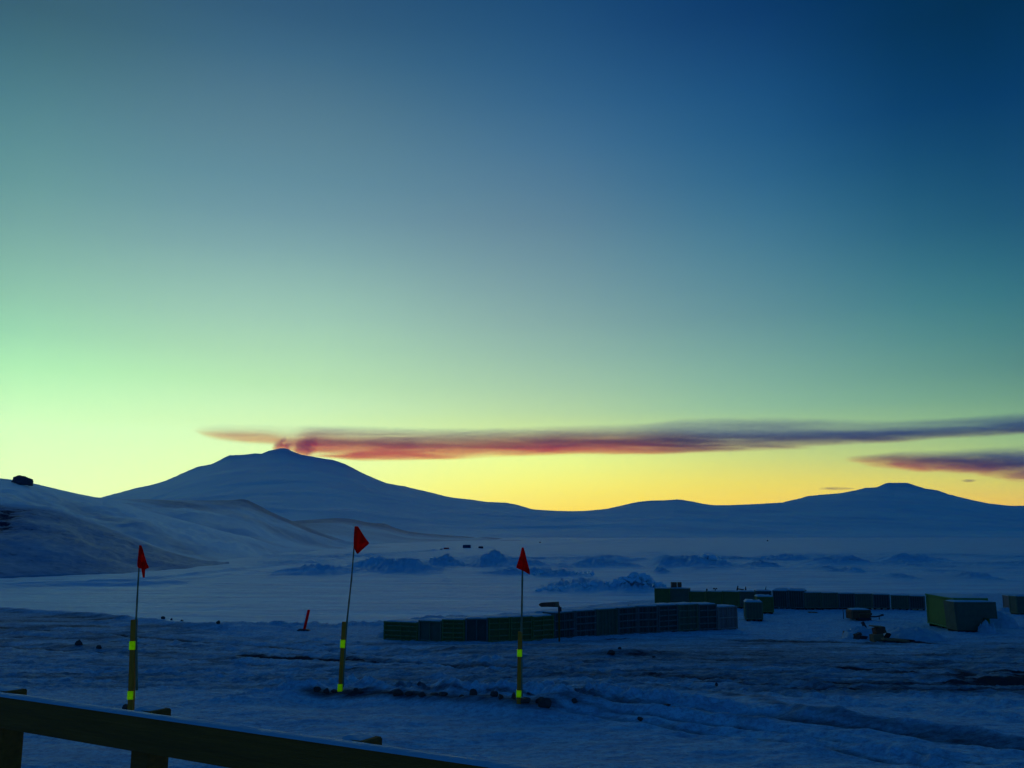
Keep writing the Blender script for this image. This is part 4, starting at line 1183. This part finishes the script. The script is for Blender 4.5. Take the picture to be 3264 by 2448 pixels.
flag_post((417, 2262), (428, 1975), 17, [(2043, 2070), (2202, 2228)], [(436, 2200), (434, 1975), (440, 1860), (448, 1738)],
          [([(445, 1738, 452, 1738), (443, 1752, 457, 1752), (441, 1770, 463, 1774), (438, 1790, 470, 1795), (437, 1804, 478, 1809), (440, 1808, 464, 1816)], .16, .03, 0.3),
           ([(449, 1790, 464, 1792), (451, 1808, 465, 1808), (454, 1825, 464, 1825), (457, 1841, 463, 1841)], .12, .05, 1.3)],
          'leftmost red flag, hanging folded on a cane tied to a taped post')
flag_post((1084, 2211), (1098, 1982), 14, [(2039, 2064), (2180, 2203)], [(1092, 2190), (1105, 1990), (1120, 1850), (1134, 1679)],
          [([(1131, 1677, 1142, 1678), (1129, 1694, 1152, 1694), (1128, 1712, 1164, 1713), (1127, 1730, 1179, 1732), (1128, 1745, 1162, 1746), (1138, 1764, 1142, 1765)], .10, .03, 0.9)],
          'middle and tallest red flag, blown open to the right on a leaning cane')
flag_post((1653, 2258), (1658, 2013), 14, [(2070, 2092), (2200, 2221)], [(1662, 2220), (1662, 2015), (1665, 1850), (1666, 1748)],
          [([(1663, 1745, 1669, 1745), (1660, 1762, 1674, 1762), (1654, 1782, 1679, 1785), (1648, 1800, 1685, 1806), (1645, 1809, 1689, 1822), (1662, 1816, 1688, 1831)], .14, .04, 2.0)],
          'rightmost red flag, draped like a tent over the top of its cane')

# ------------------------------------------------------------------ wooden railing close to the camera
ang = math.atan2(-.885, 1.53)
dirv = Vector((math.cos(ang), math.sin(ang), 0)); nrm = Vector((-math.sin(ang), math.cos(ang), 0))
P0 = Vector((-1.946, 3.75, CZ - .612))
rl = empty('wooden_railing', P0, ang, 'dark wooden railing with snow along its top, close at the lower left', 'railing')
L0, L1 = -1.6, 2.9
bh = .122
MB().box(((L0 + L1) / 2, 0, -bh / 2), (L1 - L0, .038, bh)).build('rail_board', M['rail'], rl, bevel=.004)
n = 160
U, V = np.meshgrid(np.linspace(0, 1, n), np.linspace(0, 1, 9))
X = L0 + U * (L1 - L0); Y = -.024 + V * .050
Z = -.001 + .010 * np.sin(V * np.pi) ** .55 * (1 + .35 * fbm(X * 4, V * 2, 3, seed=6)) - .004
grid_object('snow_strip', X, Y, Z, M['cap']).parent = rl
gz = float(base_z(-1.5, 3.5)) - P0.z - .3
for x_px in (27, 487, 1157):
    t_ = None
    # along-rail coordinate whose projection falls on x_px
    best = min(np.linspace(L0, L1, 2000), key=lambda q: abs(((P0 + dirv * q + nrm * .07).x / ((P0 + dirv * q + nrm * .07).y)) - sside(x_px, 2300)))
    h = .004
    po_ = MB().box((best, .066, (gz + h) / 2), (.095, .092, h - gz)).build('post', M['rail'], rl, bevel=.006)
    U, V = np.meshgrid(np.linspace(0, 1, 14), np.linspace(0, 1, 10))
    Z = h - .003 + .012 * np.clip(np.minimum(np.minimum(U, 1 - U), np.minimum(V, 1 - V)) * 5, 0, 1) ** .5 * (1.25 - U)
    o = grid_object('snow_cap', best - .0465 + U * .080, .022 + V * .088, Z, M['cap']); o.parent = po_

# ------------------------------------------------------------------ huts out on the ice
def hut(x0, x1, yb, yt, mat, label, roof=True):
    Y = CZ / tdown(yb); a, b = at(x0, yb, Y), at(x1, yb, Y); w = (b - a).length; h = at(x0, yt, Y).z - a.z
    r = empty('ice_hut', Vector((a.x, a.y, .05)), 0, label, 'hut', 'huts far out on the sea ice')
    MB().prism([(0, .3), (w, .3), (w, h * .86), (w * .93, h), (w * .09, h), (0, h * .84)], 0, w * .6).build('wall', mat, r, bevel=.08)
    MB().box((w * .5, w * .3, .18), (w * .95, w * .5, .36)).build('runner', M['dark'], r)
    MB().box((w * .72, -.05, h * .42), (w * .16, .12, h * .55)).build('door', M['dark'], r)
    MB().box((w * .5, w * .3, h + .06), (w * .88, w * .55, .2), None, .9).build('snow_cap', M['cap'], r)
hut(1475, 1500, 1750, 1737, M['hut'], 'largest dark hut far out on the sea ice')
hut(1414, 1431, 1753.5, 1746, M['red'], 'red vehicle sized hut left of the largest dark hut')
hut(1525, 1540, 1749, 1742, M['darkgap'], 'low brown hut right of the largest dark hut')
hut(1403, 1411, 1753.5, 1749.5, M['hut'], 'tiny dark sled hut touching the left of the red hut')
hut(1379, 1389, 1756, 1752.5, M['hut'], 'small dark hut second to the left of the red hut')
hut(1340, 1349, 1758.5, 1755, M['hut'], 'faint tiny hut leftmost of all on the ice road')
hut(2445, 2449, 1725, 1722, M['hut'], 'lone dark dot of a hut on the right, near the foot of the mountains')
hut(1719, 1724, 1730, 1727.5, M['hut'], 'lone tiny hut right of the low dark islet')

# ------------------------------------------------------------------ volcanic plume and clouds (volumes)
def curve_n(nt, val, pts):
    n = nt.nodes.new('ShaderNodeFloatCurve'); nt.links.new(val, n.inputs['Value'])
    c = n.mapping.curves[0]
    while len(c.points) > 2: c.points.remove(c.points[1])
    pts = sorted(pts)
    c.points[0].location = pts[0]; c.points[1].location = pts[-1]
    for p_ in pts[1:-1]: c.points.new(*p_)
    for p_ in c.points: p_.handle_type = 'AUTO_CLAMPED'
    n.mapping.use_clip = False
    n.mapping.update()
    return n.outputs[0]

def smoke(name, Y, rows, depth, dens_pts, vprof, colmix_pts, density, nstretch, red, grey, parent=None, contrast=(.34, .64), nlow=.35, seed=0.0):
    """rows: (x px, top px, bottom px). hull mesh follows them; density falls off towards the hull"""
    xs = [at(r[0], (r[1] + r[2]) / 2, Y).x for r in rows]
    tz = [at(r[0], r[1], Y).z for r in rows]; bz = [at(r[0], r[2], Y).z for r in rows]
    x0, x1, z0, z1 = xs[0], xs[-1], min(bz), max(tz)
    LX, LZ = x1 - x0, z1 - z0
    nx = 70; nr = 20
    XX = np.linspace(x0, x1, nx); T = np.interp(XX, xs, tz); B = np.interp(XX, xs, bz)
    verts, faces = [], []
    for i in range(nx):
        c = (T[i] + B[i]) / 2; hh = (T[i] - B[i]) / 2
        e = 1.0 if 0 < i < nx - 1 else .4
        dd = depth / 2 * e
        for j in range(nr):
            a = 2 * math.pi * j / nr
            verts.append((XX[i] - x0, math.cos(a) * dd, c - z0 + math.sin(a) * hh * e))
    for i in range(nx - 1):
        for j in range(nr):
            a = i * nr + j; b = i * nr + (j + 1) % nr
            faces.append((a, b, b + nr, a + nr))
    faces.append(tuple(range(nr))[::-1]); faces.append(tuple((nx - 1) * nr + j for j in range(nr)))
    m, nt, nodes, L = new_mat(name + '_volume')
    out = N(nt, 'ShaderNodeOutputMaterial');
    tc = N(nt, 'ShaderNodeTexCoord'); sep = N(nt, 'ShaderNodeSeparateXYZ'); L.new(tc.outputs['Object'], sep.inputs[0])
    x, y, z = sep.outputs
    u = math_n(nt, 'DIVIDE', x, LX, True)
    zn = math_n(nt, 'DIVIDE', z, LZ)
    ct = curve_n(nt, u, [((a - x0) / LX, (t - z0) / LZ) for a, t in zip(xs, tz)])
    cb = curve_n(nt, u, [((a - x0) / LX, (t - z0) / LZ) for a, t in zip(xs, bz)])
    # low frequency wobble of the edges
    mp = N(nt, 'ShaderNodeMapping'); mp.inputs['Scale'].default_value = nstretch; mp.inputs['Location'].default_value = (seed, seed * .7, seed * .3)
    L.new(tc.outputs['Object'], mp.inputs[0])
    ns = N(nt, 'ShaderNodeTexNoise'); ns.inputs['Scale'].default_value = 1; ns.inputs['Detail'].default_value = 5; ns.inputs['Roughness'].default_value = .55
    ns.inputs['Distortion'].default_value = .6
    L.new(mp.outputs[0], ns.inputs['Vector'])
    v = math_n(nt, 'DIVIDE', math_n(nt, 'SUBTRACT', zn, cb), math_n(nt, 'SUBTRACT', ct, cb))
    v = math_n(nt, 'ADD', v, math_n(nt, 'MULTIPLY', math_n(nt, 'SUBTRACT', ns.outputs[0], .5), .35))
    w = math_n(nt, 'SUBTRACT', math_n(nt, 'MULTIPLY', v, 2.0), 1.0)
    yy = math_n(nt, 'DIVIDE', y, depth / 2)
    e = math_n(nt, 'SUBTRACT', 1.0, math_n(nt, 'ADD', math_n(nt, 'MULTIPLY', w, w), math_n(nt, 'MULTIPLY', yy, yy)), True)
    pr = curve_n(nt, v, vprof)
    du = curve_n(nt, u, dens_pts)
    ns2 = N(nt, 'ShaderNodeTexNoise'); ns2.inputs['Scale'].default_value = 5.5; ns2.inputs['Detail'].default_value = 4
    L.new(mp.outputs[0], ns2.inputs['Vector'])
    nf = math_n(nt, 'MULTIPLY', map_n(nt, ns.outputs[0], contrast[0], contrast[1], nlow, 1.0, True), map_n(nt, ns2.outputs[0], .3, .7, .6, 1.25))
    d = math_n(nt, 'MULTIPLY', math_n(nt, 'MULTIPLY', e, math_n(nt, 'MAXIMUM', pr, 0.0)), math_n(nt, 'MULTIPLY', math_n(nt, 'MAXIMUM', du, 0.0), nf))
    d = math_n(nt, 'MULTIPLY', d, density)
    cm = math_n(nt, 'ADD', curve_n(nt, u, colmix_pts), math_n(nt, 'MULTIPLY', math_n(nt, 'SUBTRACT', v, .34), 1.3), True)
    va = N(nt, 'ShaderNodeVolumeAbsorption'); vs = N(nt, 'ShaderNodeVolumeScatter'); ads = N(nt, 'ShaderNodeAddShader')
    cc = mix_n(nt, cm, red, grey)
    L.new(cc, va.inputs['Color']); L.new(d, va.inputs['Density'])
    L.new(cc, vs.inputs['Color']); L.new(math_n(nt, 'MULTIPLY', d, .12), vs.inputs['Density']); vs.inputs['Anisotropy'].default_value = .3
    L.new(va.outputs[0], ads.inputs[0]); L.new(vs.outputs[0], ads.inputs[1])
    L.new(ads.outputs[0], out.inputs['Volume'])
    mb = MB(); mb.v, mb.f = verts, faces
    o = mb.build(name, m, parent)
    o.location = (x0, Y, z0) if parent is None else Vector((x0, Y, z0)) - parent.location
    return o

RED = (.98, .46, .12, 1); GREY = (.50, .46, .84, 1)  # low sun's red on the underside and greyer top, put into the smoke colour
YP = 13600
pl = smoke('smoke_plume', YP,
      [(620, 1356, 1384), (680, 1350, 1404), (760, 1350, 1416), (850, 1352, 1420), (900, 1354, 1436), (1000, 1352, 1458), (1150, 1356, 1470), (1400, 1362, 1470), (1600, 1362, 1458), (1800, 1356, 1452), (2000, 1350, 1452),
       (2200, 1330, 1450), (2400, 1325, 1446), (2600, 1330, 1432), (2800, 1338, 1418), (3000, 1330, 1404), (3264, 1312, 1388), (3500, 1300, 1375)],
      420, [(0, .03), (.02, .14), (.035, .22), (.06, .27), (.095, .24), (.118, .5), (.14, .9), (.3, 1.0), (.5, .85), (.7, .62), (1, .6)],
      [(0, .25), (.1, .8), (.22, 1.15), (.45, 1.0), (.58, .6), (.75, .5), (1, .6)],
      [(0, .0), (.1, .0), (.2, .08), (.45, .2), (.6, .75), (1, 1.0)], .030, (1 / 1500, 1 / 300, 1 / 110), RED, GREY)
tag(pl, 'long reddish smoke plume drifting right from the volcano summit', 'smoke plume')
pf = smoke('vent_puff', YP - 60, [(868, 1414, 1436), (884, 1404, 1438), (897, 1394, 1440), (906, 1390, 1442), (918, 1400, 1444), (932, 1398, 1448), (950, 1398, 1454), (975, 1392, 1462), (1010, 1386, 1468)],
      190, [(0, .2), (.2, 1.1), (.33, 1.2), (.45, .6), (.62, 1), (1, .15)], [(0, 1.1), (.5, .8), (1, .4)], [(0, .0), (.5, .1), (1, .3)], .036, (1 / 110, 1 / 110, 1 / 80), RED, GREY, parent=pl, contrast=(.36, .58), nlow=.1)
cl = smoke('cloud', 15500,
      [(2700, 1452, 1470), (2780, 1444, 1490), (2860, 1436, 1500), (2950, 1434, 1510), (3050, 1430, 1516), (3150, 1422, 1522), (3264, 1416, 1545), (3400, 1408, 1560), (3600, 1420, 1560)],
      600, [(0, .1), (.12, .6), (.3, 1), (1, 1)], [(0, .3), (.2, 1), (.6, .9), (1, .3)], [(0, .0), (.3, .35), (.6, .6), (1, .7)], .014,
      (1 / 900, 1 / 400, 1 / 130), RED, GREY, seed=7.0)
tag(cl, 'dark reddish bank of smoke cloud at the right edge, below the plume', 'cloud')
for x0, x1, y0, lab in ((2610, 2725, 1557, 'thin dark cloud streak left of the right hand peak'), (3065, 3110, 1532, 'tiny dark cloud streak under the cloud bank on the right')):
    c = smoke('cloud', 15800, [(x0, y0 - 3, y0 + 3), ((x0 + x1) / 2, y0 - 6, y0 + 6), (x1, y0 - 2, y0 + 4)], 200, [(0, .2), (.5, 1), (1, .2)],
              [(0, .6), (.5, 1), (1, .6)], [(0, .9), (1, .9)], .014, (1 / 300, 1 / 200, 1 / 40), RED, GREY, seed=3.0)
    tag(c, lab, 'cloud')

# ------------------------------------------------------------------ cold hazy air out to the mountains
m, nt, nodes, L = new_mat('haze_air')
out = N(nt, 'ShaderNodeOutputMaterial'); pv = N(nt, 'ShaderNodeVolumePrincipled')
pv.inputs['Color'].default_value = (*HAZE_C, 1); pv.inputs['Density'].default_value = HAZE_D
pv.inputs['Absorption Color'].default_value = (1, 1, 1, 1); pv.inputs['Anisotropy'].default_value = .35
L.new(pv.outputs[0], out.inputs['Volume'])
hz = MB().box((0, (HAZE_Y - 1500) / 2, (HAZE_TOP - 60) / 2), (70000, HAZE_Y + 1500, HAZE_TOP + 60)).build('haze', m)
tag(hz, kind='stuff')

# ------------------------------------------------------------------ render settings
scn.view_settings.view_transform = 'Standard'
scn.view_settings.look = 'None'
scn.view_settings.exposure = 0
scn.view_settings.gamma = 1
scn.render.engine = 'CYCLES'
scn.cycles.max_bounces = 6
scn.cycles.diffuse_bounces = 3
scn.cycles.glossy_bounces = 2
scn.cycles.volume_bounces = 2
scn.cycles.transparent_max_bounces = 8
scn.cycles.volume_step_rate = 1.0
scn.cycles.volume_max_steps = 256
scn.cycles.use_denoising = True
